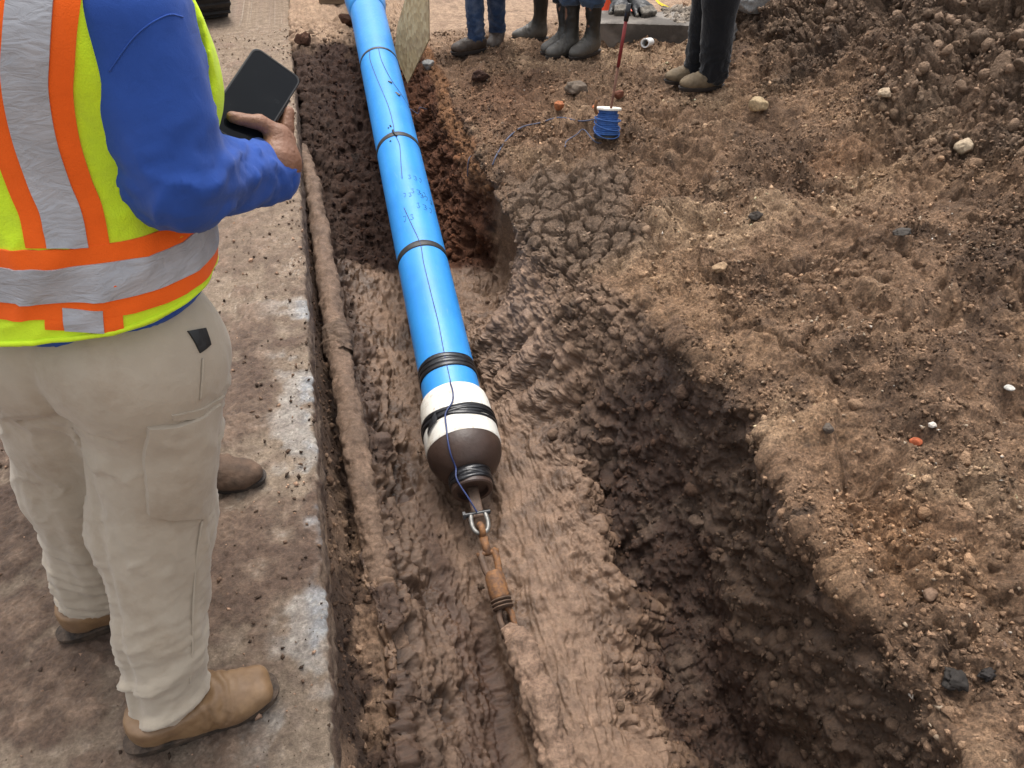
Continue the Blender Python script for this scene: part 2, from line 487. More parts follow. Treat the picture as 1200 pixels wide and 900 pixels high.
# ------------------------------------------------------------------ the ground: trench, bank, spoil heap and the land to the horizon
# cross-sections (x, z) along the trench, from under the slab to far right
ST = [
 (-90, [(-.5,-.2),(-.21,-.2),(-.2,-.2),(-.1,-.1),(.0,-.03),(.3,0),(.5,0),(.7,0),(.9,0),(1,0),(1.1,0),(1.2,0),(1.7,.0),(2.7,.0),(4.2,.0),(6,.0),(14,0),(400,0)]),
 (-3.0,[(-.5,-.2),(-.21,-.2),(-.2,-.2),(-.1,-.1),(.0,-.03),(.3,0),(.5,0),(.7,0),(.9,0),(1,0),(1.1,0),(1.2,0),(1.7,.0),(2.7,.05),(4.2,.2),(6,.2),(14,0),(400,0)]),
 (-1.2,[(-.5,-.2),(-.21,-.2),(-.17,-.4),(-.08,-.45),(.06,-.62),(.30,-.76),(.52,-.70),(.76,-.76),(.84,-1.0),(1.0,-.95),(1.07,-.45),(1.13,-.02),(1.6,.03),(2.6,.14),(4.2,.3),(6,.4),(14,0),(400,0)]),
 (.3, [(-.5,-.2),(-.21,-.2),(-.17,-.42),(-.08,-.42),(.06,-.62),(.30,-.74),(.46,-.71),(.66,-.82),(.85,-.96),(1.02,-1.0),(1.08,-.45),(1.12,-.02),(1.5,.03),(2.6,.14),(4.2,.35),(6,.5),(14,0),(400,0)]),
 (.85, [(-.5,-.2),(-.21,-.2),(-.17,-.44),(-.07,-.40),(.06,-.60),(.29,-.75),(.46,-.70),(.67,-.80),(.86,-.93),(1.03,-.94),(1.09,-.42),(1.12,-.01),(1.5,.04),(2.6,.16),(4.2,.4),(6,.5),(14,0),(400,0)]),
 (1.25, [(-.5,-.2),(-.21,-.2),(-.17,-.44),(-.06,-.40),(.06,-.60),(.27,-.74),(.48,-.67),(.70,-.75),(.86,-.87),(1.03,-.80),(1.10,-.38),(1.13,-.01),(1.55,.05),(2.6,.18),(4.2,.4),(6,.6),(14,0),(400,0)]),
 (1.6, [(-.5,-.2),(-.21,-.2),(-.18,-.48),(-.05,-.44),(.07,-.62),(.25,-.70),(.52,-.63),(.78,-.60),(.86,-.80),(1.03,-.58),(1.12,-.26),(1.17,.0),(1.6,.06),(2.6,.2),(4.2,.5),(6,.7),(14,0),(400,0)]),
 (2.0, [(-.5,-.2),(-.21,-.2),(-.18,-.50),(-.04,-.50),(.08,-.62),(.27,-.68),(.50,-.62),(.75,-.54),(.84,-.62),(.98,-.46),(1.08,-.24),(1.15,.0),(1.6,.06),(2.6,.22),(4.2,.6),(6,.9),(14,0),(400,0)]),
 (2.4, [(-.5,-.2),(-.21,-.2),(-.18,-.50),(-.02,-.50),(.10,-.62),(.30,-.66),(.48,-.60),(.62,-.50),(.72,-.38),(.82,-.25),(.92,-.12),(1.05,-.02),(1.5,.05),(2.6,.25),(4.2,.8),(6,1.2),(14,0),(400,0)]),
 (2.8, [(-.5,-.2),(-.21,-.2),(-.18,-.48),(-.02,-.50),(.10,-.62),(.30,-.65),(.44,-.59),(.54,-.48),(.62,-.36),(.69,-.25),(.76,-.15),(.87,-.07),(1.3,.02),(2.5,.27),(4.0,1.0),(6,1.5),(14,0),(400,0)]),
 (3.2, [(-.5,-.2),(-.21,-.2),(-.18,-.46),(-.04,-.50),(.10,-.60),(.30,-.63),(.44,-.61),(.58,-.58),(.70,-.60),(.78,-.42),(.80,-.20),(.74,-.08),(1.3,.0),(2.5,.25),(3.9,1.1),(6,1.7),(14,0),(400,0)]),
 (3.6, [(-.5,-.2),(-.21,-.2),(-.18,-.42),(-.05,-.48),(.10,-.58),(.30,-.61),(.44,-.61),(.58,-.62),(.74,-.66),(.84,-.42),(.86,-.20),(.76,-.06),(1.3,.0),(2.5,.2),(3.7,1.1),(6,1.8),(14,0),(400,0)]),
 (3.95,[(-.5,-.2),(-.21,-.2),(-.17,-.35),(-.04,-.45),(.10,-.60),(.30,-.66),(.44,-.64),(.56,-.56),(.63,-.48),(.68,-.36),(.72,-.20),(.78,-.05),(1.3,.0),(2.4,.12),(3.6,1.0),(6,1.9),(14,0),(400,0)]),
 (4.4, [(-.5,-.2),(-.21,-.2),(-.17,-.28),(-.04,-.36),(.10,-.44),(.30,-.48),(.44,-.47),(.54,-.40),(.60,-.32),(.64,-.22),(.68,-.12),(.76,-.02),(1.3,.0),(2.4,.06),(3.5,.9),(6,1.9),(14,0),(400,0)]),
 (4.9, [(-.5,-.2),(-.21,-.2),(-.17,-.18),(-.04,-.24),(.10,-.28),(.30,-.30),(.46,-.28),(.56,-.22),(.62,-.16),(.66,-.10),(.70,-.05),(.78,0),(1.3,.0),(2.4,.04),(3.5,.8),(6,1.9),(14,0),(400,0)]),
 (5.4, [(-.5,-.2),(-.21,-.2),(-.17,-.04),(-.04,-.06),(.10,-.10),(.30,-.12),(.46,-.12),(.56,-.1),(.62,-.07),(.66,-.04),(.70,-.02),(.78,0),(1.3,.0),(2.6,.03),(3.7,.8),(6,1.7),(14,0),(400,0)]),
 (5.9, [(-.5,-.2),(-.21,-.2),(-.17,.02),(-.04,.03),(.10,.02),(.30,.0),(.46,.0),(.56,.0),(.62,.0),(.66,.0),(.70,.0),(.78,0),(1.3,.0),(2.9,.03),(4.0,.7),(6,1.5),(14,0),(400,0)]),
 (6.6, [(-.5,-.2),(-.21,-.2),(-.2,.005),(-.04,.005),(.10,.0),(.30,.0),(.46,.0),(.56,.0),(.62,.0),(.66,.0),(.70,.0),(.78,0),(1.3,.0),(3.2,.02),(4.4,.5),(6,1.2),(14,0),(400,0)]),
 (8.5, [(-.5,-.2),(-.21,-.2),(-.2,.0),(-.04,.0),(.10,.0),(.30,.0),(.46,.0),(.56,.0),(.62,.0),(.66,.0),(.70,.0),(.78,0),(1.3,.0),(3.6,.0),(4.8,.0),(6,.0),(14,0),(400,0)]),
 (400, [(-.5,-.2),(-.21,-.2),(-.2,.0),(-.04,.0),(.10,.0),(.30,.0),(.46,.0),(.56,.0),(.62,.0),(.66,.0),(.70,.0),(.78,0),(1.3,.0),(3.6,.0),(4.8,.0),(6,.0),(14,0),(400,0)]),
]
sy = np.array([s[0] for s in ST]); sp = np.array([s[1] for s in ST], float)      # (m, 18, 2)

# rows: fine where the camera is near
rows = list(-90 + 86 * (1 - (1 - np.linspace(0, 1, 12)) ** 2)) + list(np.linspace(-3.5, .25, 26))
y = .26
while y < 8.0:
    rows.append(y); y += .00245 * math.sqrt(CAM_H ** 2 + y * y) * (1.0 if y < 6.6 else 5)
while y < 390: rows.append(y); y *= 1.12
rows.append(400)
RY = np.array(rows)
nseg = [2, 10, 50, 30, 44, 56, 66, 66, 40, 56, 56, 80, 170, 160, 100, 20, 12]
tc = np.concatenate([k + np.arange(n) / n for k, n in enumerate(nseg)] + [[17.0]])
nr, nc = len(RY), len(tc)
# smooth the stations along y, then across
ctl = np.stack([np.stack([np.interp(RY, sy, sp[:, k, d]) for k in range(18)], 1) for d in (0, 1)], 2)
ker = np.hanning(43); ker /= ker.sum()
near_rows = (RY > .0) & (RY < 7.5)
cs = ctl.copy()
for k in range(18):
    for d in (0, 1):
        pad = np.pad(ctl[:, k, d], 21, mode='edge'); cs[:, k, d] = np.convolve(pad, ker, 'valid')
ctl = np.where(near_rows[:, None, None], cs, ctl)
# ragged edges: the rim and the benches wander
P1 = np.stack([RY, RY * 0, RY * 0], 1)
wob = fbm(P1, 2.3, 4, 5) * .045 + fbm(P1, 9, 3, 6) * .02
wob2 = fbm(P1, 2.0, 4, 15) * .07 + fbm(P1, 6, 4, 16) * .075
dm = sstep(.0, .3, RY) * (1 - sstep(5.2, 6.0, RY))
for k, w in ((7, 1.5), (8, 1.3), (9, 1.0), (10, 1.0), (11, 1.2), (12, .6)):
    ctl[:, k, 0] += (wob if k > 8 else wob2) * w * dm
ctl[:, 3, 0] += wob2 * dm * .5; ctl[:, 2, 1] += wob2 * dm * .8; ctl[:, 4, 1] += wob * dm * .5
BX = np.stack([np.interp(tc, np.arange(18), r) for r in ctl[:, :, 0]])
BZ = np.stack([np.interp(tc, np.arange(18), r) for r in ctl[:, :, 1]])
k2 = np.hanning(11); k2 /= k2.sum()
def blur(A): return np.stack([np.convolve(np.pad(r, 5, mode='edge'), k2, 'valid') for r in A])
c0, c1 = 12, nc - 40
BXs, BZs = blur(BX), blur(BZ)
BX[:, c0:c1], BZ[:, c0:c1] = BXs[:, c0:c1], BZs[:, c0:c1]
BY = np.repeat(RY[:, None], nc, 1)
B = np.stack([BX, BY, BZ], 2)
tu, tv = np.gradient(B, axis=1), np.gradient(B, axis=0)
N = np.cross(tu, tv); N /= np.maximum(np.linalg.norm(N, axis=2, keepdims=True), 1e-9)
X, Y, Z = BX.ravel(), BY.ravel(), BZ.ravel()
P = B.reshape(-1, 3).astype(np.float32); Nn = N.reshape(-1, 3).astype(np.float32)
TT = np.repeat(tc[None], nr, 0).ravel()          # which part of the cross-section
rad = np.hypot(X, Y)
active = (Y > -.2) & (Y < 7.6) & (X < 7) & (TT > 1.0)
ai = np.where(active)[0]
Pa = P[ai]; xa, ya, za, ta = X[ai], Y[ai], Z[ai], TT[ai]

# -- what lies where
w1 = fbm(Pa, 1.7, 4, 40); w2 = fbm(Pa, 5.0, 4, 41); w3 = fbm(Pa, 14.0, 3, 42)
road = sstep(5.5, 6.3, ya + .35 * w1 + .12 * (xa < .5) * ya * 0 + .35 * sstep(.4, -.1, xa) * 0) * (1 - sstep(2.3, 3.0, xa - .35 * (ya - 5) + .2 * w1)) * sstep(.05, -.02, np.abs(za) - .05)
road = np.where(xa < .7, sstep(5.75, 6.05, ya + .15 * w2), road)
inside = 1 - sstep(10.6, 11.05, ta + .18 * w2)                 # below the rim
bench = inside * (1 - sstep(3.62, 3.74, ya + .10 * w1 + .05 * w2)) * (ta > 2.6)
redge = np.interp(ya, [.3, 1.2, 1.9, 2.2, 2.6, 3.0, 3.4, 3.7], [7.2, 7.2, 7.4, 7.9, 9.6, 10.2, 8.2, 8.0])
mudm = bench * (1 - sstep(redge - .7, redge + .7, ta + 1.1 * w2 + .6 * w3))
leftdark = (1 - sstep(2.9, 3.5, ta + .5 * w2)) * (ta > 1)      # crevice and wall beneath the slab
furrow = np.exp(-((xa - (.235 + .03 * w1)) / .045) ** 2) * (1 - sstep(1.35, 1.75, ya)) * sstep(.2, .5, ya)
furrow2 = np.exp(-((xa - (.14 + .05 * w1)) / .05) ** 2) * (1 - sstep(1.7, 2.4, ya))
smear = sstep(.40, .44, xa + .03 * w2) * (1 - sstep(.58, .63, xa + .03 * w2)) * (1 - sstep(2.0, 2.35, ya)) * sstep(.75, 1.0, ya + .1 * w2) * (ta < 8)
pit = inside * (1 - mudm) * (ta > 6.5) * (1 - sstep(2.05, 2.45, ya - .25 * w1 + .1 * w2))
slump = inside * (1 - mudm) * (ta > 6.5) * sstep(2.05, 2.45, ya - .25 * w1 + .1 * w2) * (1 - sstep(3.0, 3.3, ya))
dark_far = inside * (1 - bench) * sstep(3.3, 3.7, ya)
crack = sstep(.72, .8, xa) * (1 - sstep(1.2, 1.5, xa + .18 * w1)) * sstep(2.55, 2.75, ya + .1 * w1) * (1 - sstep(3.45, 3.75, ya + .12 * w2)) * (ta > 10.4)
heap = sstep(12.95, 13.35, ta + .3 * w1) * sstep(1.7, 2.6, ya + .3 * w1) * (1 - sstep(6.4, 7.4, ya))
bank = 1 - np.clip(inside, 0, 1)

# -- relief
lfh = mudm * sstep(.26, .04, xa) * (1 - sstep(2.2, 3.0, ya)) * sstep(.1, .45, w2 + .35 * w3)
D = np.zeros(len(ai), np.float32)
D += (.026 + .030 * bank) * fbm(Pa, 3.8, 4, 50) * (1 - .9 * road)
D += bank * (1 - road) * .030 * sstep(.6, 1.1, ta - 10.4) * fbm(np.stack([xa * .7 + ya * .7, (xa - ya) * 1.6, za], 1), 3.2, 3, 59, .55, ridged=True)
plates = 1 - .88 * crack
c1_, c2_, cv_ = worley(Pa + .10 * np.stack([w2, w3, w1], 1) + .02 * w3[:, None], 4.0, 37)
ledge = bank * (1 - road) * (1 - crack) * sstep(10.95, 11.5, ta) * sstep(-.25, .2, fbm(Pa, 1.4, 3, 197)) * (1 - sstep(3.8, 4.6, ya))
D += ledge * (.085 * (cv_ - .5) * sstep(.0, .22, c2_ - c1_) - .028 * (1 - sstep(.0, .07, c2_ - c1_)))
big = fbm(Pa, np.array([1.25, 1.25, .1], np.float32), 3, 97)
D += bank * (1 - road) * (1 - .7 * crack) * sstep(11.0, 12.2, ta) * .13 * big * (1 - sstep(3.6, 4.6, ya))
D += bank * (1 - road) * (1 - crack) * .028 * fbm(np.stack([xa * .8 - ya * .6, (xa * .6 + ya * .8) * 2.6, za], 1), 2.2, 4, 98, .55, ridged=True) * sstep(11.0, 11.8, ta)
n8 = fbm(Pa, 13, 4, 51)
bl = fbm(Pa, 22, 4, 52, .55)
rg = fbm(Pa + .02 * n8[:, None], 16, 4, 53, .5, ridged=True)
e1, e2, ev_ = worley(Pa + .004 * np.stack([bl, n8, rg], 1), 50, 31)
grit = np.sqrt(np.clip(1 - e1 * e1, 0, 1)) - .62
gritm = sstep(-.45, .35, fbm(Pa, 3.2, 3, 93) + .5 * w2)
D += bank * (1 - road) * plates * (.014 * n8 + .008 * bl + .005 * fbm(Pa, 75, 2, 54) + gritm * .021 * grit * (.35 + ev_))
D += road * .003 * n8
D += mudm * (1 - smear) * (.015 * n8 + .010 * rg + .008 * fbm(Pa + .012 * bl[:, None], 34, 3, 55, .6, ridged=True) + .018 * fbm((Pa + .03 * np.stack([w2, w3, n8], 1)) * np.array([1, .22, .6], np.float32), 15, 4, 155, .55, ridged=True))
Pst = (Pa + .02 * np.stack([w2, w3, n8], 1)) * np.array([1, .13, .4], np.float32)
st = fbm(Pst + .006 * n8[:, None], 46, 5, 56, .62)
D += smear * ((.008 + .012 * np.clip(.5 + w2, 0, 1)) * st + .009 * n8 + .004 * rg + .008)
D += -.065 * furrow - .04 * furrow2 * (.6 + .6 * w2) - .05 * lfh
f1, f2, rv = worley(Pa + .018 * np.stack([n8, bl, rg], 1), 17, 7)
clod = np.sqrt(np.clip(1 - f1 * f1, 0, 1)) - .62
g1, g2, gv = worley(Pa + .006 * np.stack([bl, n8, rg], 1), 48, 9)
clod2 = np.sqrt(np.clip(1 - g1 * g1, 0, 1)) - .62
cut0 = sstep(8.8, 9.4, ta) * (1 - sstep(10.6, 10.9, ta)) * (1 - sstep(2.0, 2.6, ya))
rough_soil = np.clip(pit + dark_far + .7 * slump + .8 * leftdark * inside, 0, 1) * (1 - .75 * smear)
D += rough_soil * (1 - .5 * cut0) * (.042 * clod * (.4 + rv) + .014 * clod2 + .022 * n8 + .014 * rg)
# the cut face on the right: rows of slanting bucket marks
cut = sstep(9.3, 9.7, ta) * (1 - sstep(10.6, 10.9, ta)) * (1 - sstep(1.4, 1.9, ya))
Pc = np.stack([Pa[:, 0], Pa[:, 1] * .8 + Pa[:, 2] * .75, (Pa[:, 2] - Pa[:, 1]) * .15], 1)
D += cut * (.035 * fbm(Pc, 12, 4, 57) - .2 * 0)
b1, b2, bv_ = worley(Pa + .05 * np.stack([w2, w3, n8], 1), 6.5, 33)
blocks = np.sqrt(np.clip(1 - b1 * b1, 0, 1)) - .6
D += heap * (.12 * blocks * (.4 + bv_) + .026 * clod * (.3 + rv) + .10 * fbm(Pa, 2.6, 3, 58) + .020 * clod2 + .012 * (sstep(.02, .13, f2 - f1) - 1) + .045 * (sstep(.02, .10, b2 - b1) - 1) + .012 * bl)
B1, B2, Bv = worley(Pa + .035 * np.stack([w2, n8, w3], 1), 9.5, 35)
blk2 = np.sqrt(np.clip(1 - B1 * B1, 0, 1)) - .55
lumpy = sstep(-.15, .35, w1 + .5 * w2)
D += bank * (1 - heap) * (1 - road) * (1 - crack) * lumpy * sstep(10.9, 11.6, ta) * (.060 * blk2 * (.2 + Bv) + .034 * clod * rv + .010 * clod2)
D += slump * (.05 * blk2 * Bv + .016 * (sstep(.02, .11, f2 - f1) - 1))
D += mudm * np.exp(-((ta - redge) / .8) ** 2) * .055 * blk2 * (.3 + Bv) * (ya < 2.6)
D += bank * (1 - heap) * (1 - road) * (1 - crack) * sstep(.1, .5, fbm(Pa, 2.0, 3, 96)) * .022 * (sstep(.02, .10, B2 - B1) - 1)
# dried mud plates
h1, h2, hv = worley(np.stack([xa + .02 * w3 + .012 * n8, ya + .02 * w2 + .012 * bl, za * 0], 1), 11.5, 21)
edge = h2 - h1
D += crack * (.046 * sstep(.03, .10, edge) + .010 * (hv - .5) - .036)
k1, kk2, kv = worley(np.stack([xa, ya, za * 0], 1), 25, 23)
D += crack * .006 * sstep(.02, .14, kk2 - k1)
# holes: by the dried plates, and the one beneath the rim
def hole(cx, cy, r, dep): 
    return dep * np.exp(-(((xa - cx) ** 2 + (ya - cy) ** 2) / r ** 2))
D -= hole(.78, 3.42, .10, .10) * (ta > 7) * (ta < 10.8) + hole(.98, 2.78, .05, .06) + hole(1.06, 2.55, .05, .06)
D += .022 * sstep(10.6, 11.0, ta) * (1 - sstep(11.0, 11.5, ta)) * sstep(-.2, .4, w2) * (1 - road) * (ya < 5)   # lip that overhangs
D *= sstep(1.0, 2.0, ta) * .9 + .1
D *= np.where((ya > 6.8), 1 - sstep(6.8, 7.5, ya), 1) * sstep(-.2, .2, ya) * (1 - sstep(5.2, 7, xa))
P2 = P.copy()
P2[ai] += Nn[ai] * D[:, None]
P2[ai, 1] += (.0 * D)

# -- soil colours (the soils themselves, plus shade painted into furrows and hollows)
c_bank = np.array([.275, .172, .105]); c_pale = np.array([.43, .295, .185]); c_dkbank = np.array([.115, .070, .045])
c_mud = np.array([.200, .130, .087]); c_mud2 = np.array([.110, .069, .045])
c_dark = np.array([.046, .025, .016]); c_red = np.array([.115, .046, .022]); c_black = np.array([.022, .017, .014])
c_road = np.array([.31, .215, .145]); c_road2 = np.array([.21, .14, .095]); c_or = np.array([.40, .20, .09])
C = np.repeat(c_bank[None], len(ai), 0)
C = mix(C, c_pale, sstep(.0, .6, w1 + .5 * w2) * .85)
C = mix(C, np.array([.36, .225, .13]), sstep(.1, .5, fbm(Pa, 1.9, 3, 99)) * .6)
C = mix(C, c_dkbank, sstep(.1, .7, -w1 * .8 + .6 * w2 + .2 * w3) * .8)
C = mix(C, c_dkbank * .8, sstep(.0, .5, fbm(Pa, 2.2, 4, 95) + .25 * w3) * .55)
C = mix(C, np.array([.19, .095, .052]), np.exp(-(((xa - 1.0) / .35) ** 2 + ((ya - 4.6) / .5) ** 2)) * .7)
C = mix(C, c_or, np.exp(-(((xa - 1.29) / .10) ** 2 + ((ya - 3.2) / .14) ** 2)) * (.95 + .4 * w2).clip(0, 1))
C = mix(C, c_or * .8, np.exp(-(((xa - 2.25) / .22) ** 2 + ((ya - 2.95) / .12) ** 2)) * .35)
C = mix(C, c_or * .7, np.exp(-(((xa - 1.32) / .16) ** 2 + ((ya - 1.05) / .22) ** 2)) * .45)
C = mix(C, np.array([.20, .138, .095]), crack)
C = mix(C, np.array([.175, .120, .083]), heap * .8); C = mix(C, np.array([.085, .055, .038]), heap * sstep(0, .6, w2) * .7)
C = mix(C, c_mud, np.clip(mudm, 0, 1)); C = mix(C, c_mud2, mudm * sstep(.0, .6, w2 - w1 * .4))
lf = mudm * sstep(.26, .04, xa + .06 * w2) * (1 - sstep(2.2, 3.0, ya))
C = mix(C, c_mud2 * .85, lf * .75); C = mix(C, c_dark * .8, lf * sstep(.05, .35, w2 + .35 * w3 - .1) * .85)  # darker mud on the left floor, then shade painted into its hollows
C = mix(C, c_dark * 1.35, np.clip(furrow + .8 * furrow2, 0, 1) * inside)  # furrows coloured dark to stand for the shade down in them
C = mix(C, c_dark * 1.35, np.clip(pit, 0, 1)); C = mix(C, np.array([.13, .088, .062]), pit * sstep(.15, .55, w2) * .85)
C = mix(C, np.array([.105, .067, .043]), cut * .8)
C = mix(C, np.array([.22, .15, .105]), slump * .8); C = mix(C, c_dark * 1.5, slump * sstep(.05, .5, w2 - .3 * w3) * .7)
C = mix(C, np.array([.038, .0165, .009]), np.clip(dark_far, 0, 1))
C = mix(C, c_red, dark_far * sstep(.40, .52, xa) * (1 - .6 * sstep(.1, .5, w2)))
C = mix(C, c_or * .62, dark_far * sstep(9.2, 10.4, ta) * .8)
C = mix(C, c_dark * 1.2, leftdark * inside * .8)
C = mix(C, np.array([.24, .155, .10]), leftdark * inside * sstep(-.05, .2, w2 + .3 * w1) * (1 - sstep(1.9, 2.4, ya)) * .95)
C = mix(C, c_road, np.clip(road, 0, 1)); C = mix(C, c_road2, road * sstep(.1, .6, w2 + w1 * .5) * .8)
blk = sstep(.62, .85, fbm(Pa, 6.5, 3, 71) + .2 * bl) * (1 - road)
C = mix(C, c_black, blk * .55 * (1 - .6 * mudm))
C *= (1 + .16 * n8 + .14 * bl)[:, None]
C *= (1 + (1 - bench) * .25 * (gv - .5))[:, None]
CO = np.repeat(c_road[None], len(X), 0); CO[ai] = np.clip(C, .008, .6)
WET = np.zeros(len(X)); WET[ai] = np.clip(.95 * mudm * (.7 + .6 * w2) + .85 * pit, 0, 1)
GR = np.ones(len(X)) * .3; GR[ai] = np.clip(1.0 * bank + .5 * (1 - bank) - .5 * mudm - .7 * road, .1, 1)

q = np.arange(nr * nc).reshape(nr, nc)
F = np.stack([q[:-1, :-1], q[:-1, 1:], q[1:, 1:], q[1:, :-1]], -1).reshape(-1, 4)
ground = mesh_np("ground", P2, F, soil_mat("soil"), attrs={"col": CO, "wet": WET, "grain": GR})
tag(ground, kind="structure")

# height lookup for setting things down
HM_H = .02; HMx0, HMy0 = -.6, -.5; HMn = (330, 420)
HM = np.full(HMn, -9.0)
sel = (P2[:, 0] > HMx0) & (P2[:, 0] < HMx0 + HMn[0] * HM_H) & (P2[:, 1] > HMy0) & (P2[:, 1] < HMy0 + HMn[1] * HM_H)
np.maximum.at(HM, (((P2[sel, 0] - HMx0) / HM_H).astype(int), ((P2[sel, 1] - HMy0) / HM_H).astype(int)), P2[sel, 2])
for _ in range(6):
    bad = HM < -5
    if not bad.any(): break
    nb = np.maximum.reduce([np.roll(HM, s, a) for s in (1, -1) for a in (0, 1)])
    HM[bad] = nb[bad]
def gz(x, y):
    i = int((x - HMx0) / HM_H); j = int((y - HMy0) / HM_H)
    if 0 <= i < HMn[0] and 0 <= j < HMn[1]: return float(HM[i, j])
    return 0.0
def on_ground(px, py, z0=0.0):
    """the ground point seen at a photo pixel"""
    z = z0
    for _ in range(12):
        p = PX(px, py, z=z); z = .5 * z + .5 * gz(p[0], p[1])
    p = PX(px, py, z=z); p[2] = gz(p[0], p[1])
    return p

# ------------------------------------------------------------------ concrete pavement on the left
ys = [-60, -20, -6, -2, -.5] + list(np.arange(-.1, 2.4, .0062)) + list(np.arange(2.4, 6.6, .013)) + [7, 8, 10, 14, 22, 40, 80, 160, 400]
xs = [-400, -100, -30, -12, -6, -4, -3.2] + list(np.arange(-2.8, -1.3, .02)) + list(np.arange(-1.3, -.2, .0065))
xs = np.array(xs); ysA = np.array(ys)
gx, gy = np.meshgrid(xs, ysA, indexing='ij')
S = np.stack([gx.ravel(), gy.ravel(), gx.ravel() * 0], 1).astype(np.float32)
a1 = fbm(S, 1.6, 4, 80); a2 = fbm(S, 6, 4, 81); a3 = fbm(S, 20, 4, 82); a4 = fbm(S, 60, 3, 83)
nearm = (S[:, 0] > -3) * (S[:, 1] > -.4) * (S[:, 1] < 7)
mudc = sstep(-.22, .12, a1 * .8 + .55 * a2 + .22 * a3 + .10 - .4 * sstep(3.0, 4.5, S[:, 1]))
edge_m = sstep(-.42, -.26, S[:, 0] + .05 * a2)
mudc = mudc * (1 - .75 * edge_m * sstep(-.1, .35, a2 - .3 * a1 + .15))
a5 = fbm(S + .01 * a3[:, None], 34, 3, 87, .6, ridged=True); wf1, wf2, wrv = worley(S, 26, 88)
clodp = np.clip(.5 - wf1, 0, 1) * (wrv > .55) * sstep(-.1, .4, a2 + .3 * a1)
z = (mudc * (.007 + .009 * a2 + .006 * a3 + .004 * a4 + .005 * a5 + .022 * clodp) + (1 - mudc) * (.0015 * a4 + .001 * a5)) * nearm
a5 = fbm(S, 34, 2, 87)
ev = np.where(gx.ravel() > -.203, (.009 * a2 + .007 * a3 + .004 * a5), 0)
S[:, 0] += ev * nearm; S[:, 2] = z - .006 * (gx.ravel() > -.203)
cc = np.repeat(np.array([.245, .19, .14])[None], len(S), 0)
cc = mix(cc, np.array([.31, .255, .20]), sstep(0, .5, a3) * .7)
cc = mix(cc, np.array([.40, .40, .385]), edge_m * sstep(.05, .3, a2 - .3 * a1) * (S[:, 1] < 2.7) * .62)
cc = mix(cc, np.array([.30, .36, .42]), sstep(-.255, -.225, S[:, 0] + .02 * a3) * sstep(.1, .3, a1 + a2) * (S[:, 1] < 2.6) * .6)
md = mix(np.repeat(np.array([.125, .081, .056])[None], len(S), 0), np.array([.20, .136, .095]), sstep(-.1, .5, a2 * .8 + .5 * a3))
md = mix(md, np.array([.10, .062, .043]), sstep(.15, .6, -a2 + .5 * a3 + .3 * a1) * .8)
cc = mix(cc, md, mudc)
farm = sstep(2.2, 3.6, S[:, 1]) 
cc = mix(cc, mix(np.repeat(np.array([.25, .185, .13])[None], len(S), 0), np.array([.24, .165, .115]), sstep(0, .6, a2 + .3 * a3)), .6 * farm)
grit_w = (1 - mudc * .8) * sstep(.15, .55, fbm(S, 90, 2, 89)) * sstep(-.1, .4, a2)
cc = mix(cc, np.array([.50, .46, .40]), grit_w * .6)
cc *= (1 + .2 * a4 + .14 * a3 - .12 * a5 * mudc)[:, None]
i2 = np.arange(len(S)).reshape(len(xs), len(ysA))
Fs = np.stack([i2[:-1, :-1], i2[1:, :-1], i2[1:, 1:], i2[:-1, 1:]], -1).reshape(-1, 4)
# side face towards the trench
e = S[i2[-1]]; nlev = 14
sv, scl = [], []
for k in range(1, nlev + 1):
    t = k / nlev
    q3 = e.copy(); q3[:, 2] = e[:, 2] * (1 - t) - .17 * t
    nn = fbm(q3, 18, 4, 85); q3[:, 0] += (.004 * min(1, k / 2) + .011 * nn * min(1, k / 2)) * (ysA < 7) - .02 * (t > .8)
    sv.append(q3); scl.append(mix(np.repeat(np.array([.25, .18, .13])[None], len(e), 0), np.array([.11, .07, .05]), sstep(-.2, .4, nn + .5 * fbm(q3, 5, 2, 86))))
base = len(S)
SV = np.vstack([S] + sv); SCc = np.vstack([cc] + scl)
lv = [i2[-1]] + [base + k * len(e) + np.arange(len(e)) for k in range(nlev)]
Fe = [np.stack([lv[k][:-1], lv[k + 1][:-1], lv[k + 1][1:], lv[k][1:]], 1) for k in range(nlev)]
WETs = np.zeros(len(SV)); WETs[:len(S)] = .35 * mudc
GRs = np.full(len(SV), .35)
pav = mesh_np("pavement", SV, np.vstack([Fs] + Fe), bpy.data.materials["soil"], attrs={"col": np.clip(SCc, .01, .7), "wet": WETs, "grain": GRs})
tag(pav, kind="structure")

# ------------------------------------------------------------------ loose soil, crumbs and gravel lying on it
def ico(sub):
    t = (1 + 5 ** .5) / 2
    V = [(-1, t, 0), (1, t, 0), (-1, -t, 0), (1, -t, 0), (0, -1, t), (0, 1, t), (0, -1, -t), (0, 1, -t), (t, 0, -1), (t, 0, 1), (-t, 0, -1), (-t, 0, 1)]
    F = [(0, 11, 5), (0, 5, 1), (0, 1, 7), (0, 7, 10), (0, 10, 11), (1, 5, 9), (5, 11, 4), (11, 10, 2), (10, 7, 6), (7, 1, 8), (3, 9, 4), (3, 4, 2), (3, 2, 6), (3, 6, 8), (3, 8, 9), (4, 9, 5), (2, 4, 11), (6, 2, 10), (8, 6, 7), (9, 8, 1)]
    V = [np.array(v) / np.linalg.norm(v) for v in V]
    for _ in range(sub - 1):
        mid = {}; F2 = []
        def m(a, b):
            k = (min(a, b), max(a, b))
            if k not in mid:
                p = V[a] + V[b]; V.append(p / np.linalg.norm(p)); mid[k] = len(V) - 1
            return mid[k]
        for a, b, c in F:
            ab, bc, ca_ = m(a, b), m(b, c), m(c, a)
            F2 += [(a, ab, ca_), (b, bc, ab), (c, ca_, bc), (ab, bc, ca_)]
        F = F2
    return np.array(V, np.float32), np.array(F, np.int32)
I1, I2, I3 = ico(1), ico(2), ico(3)
I4 = ico(4)

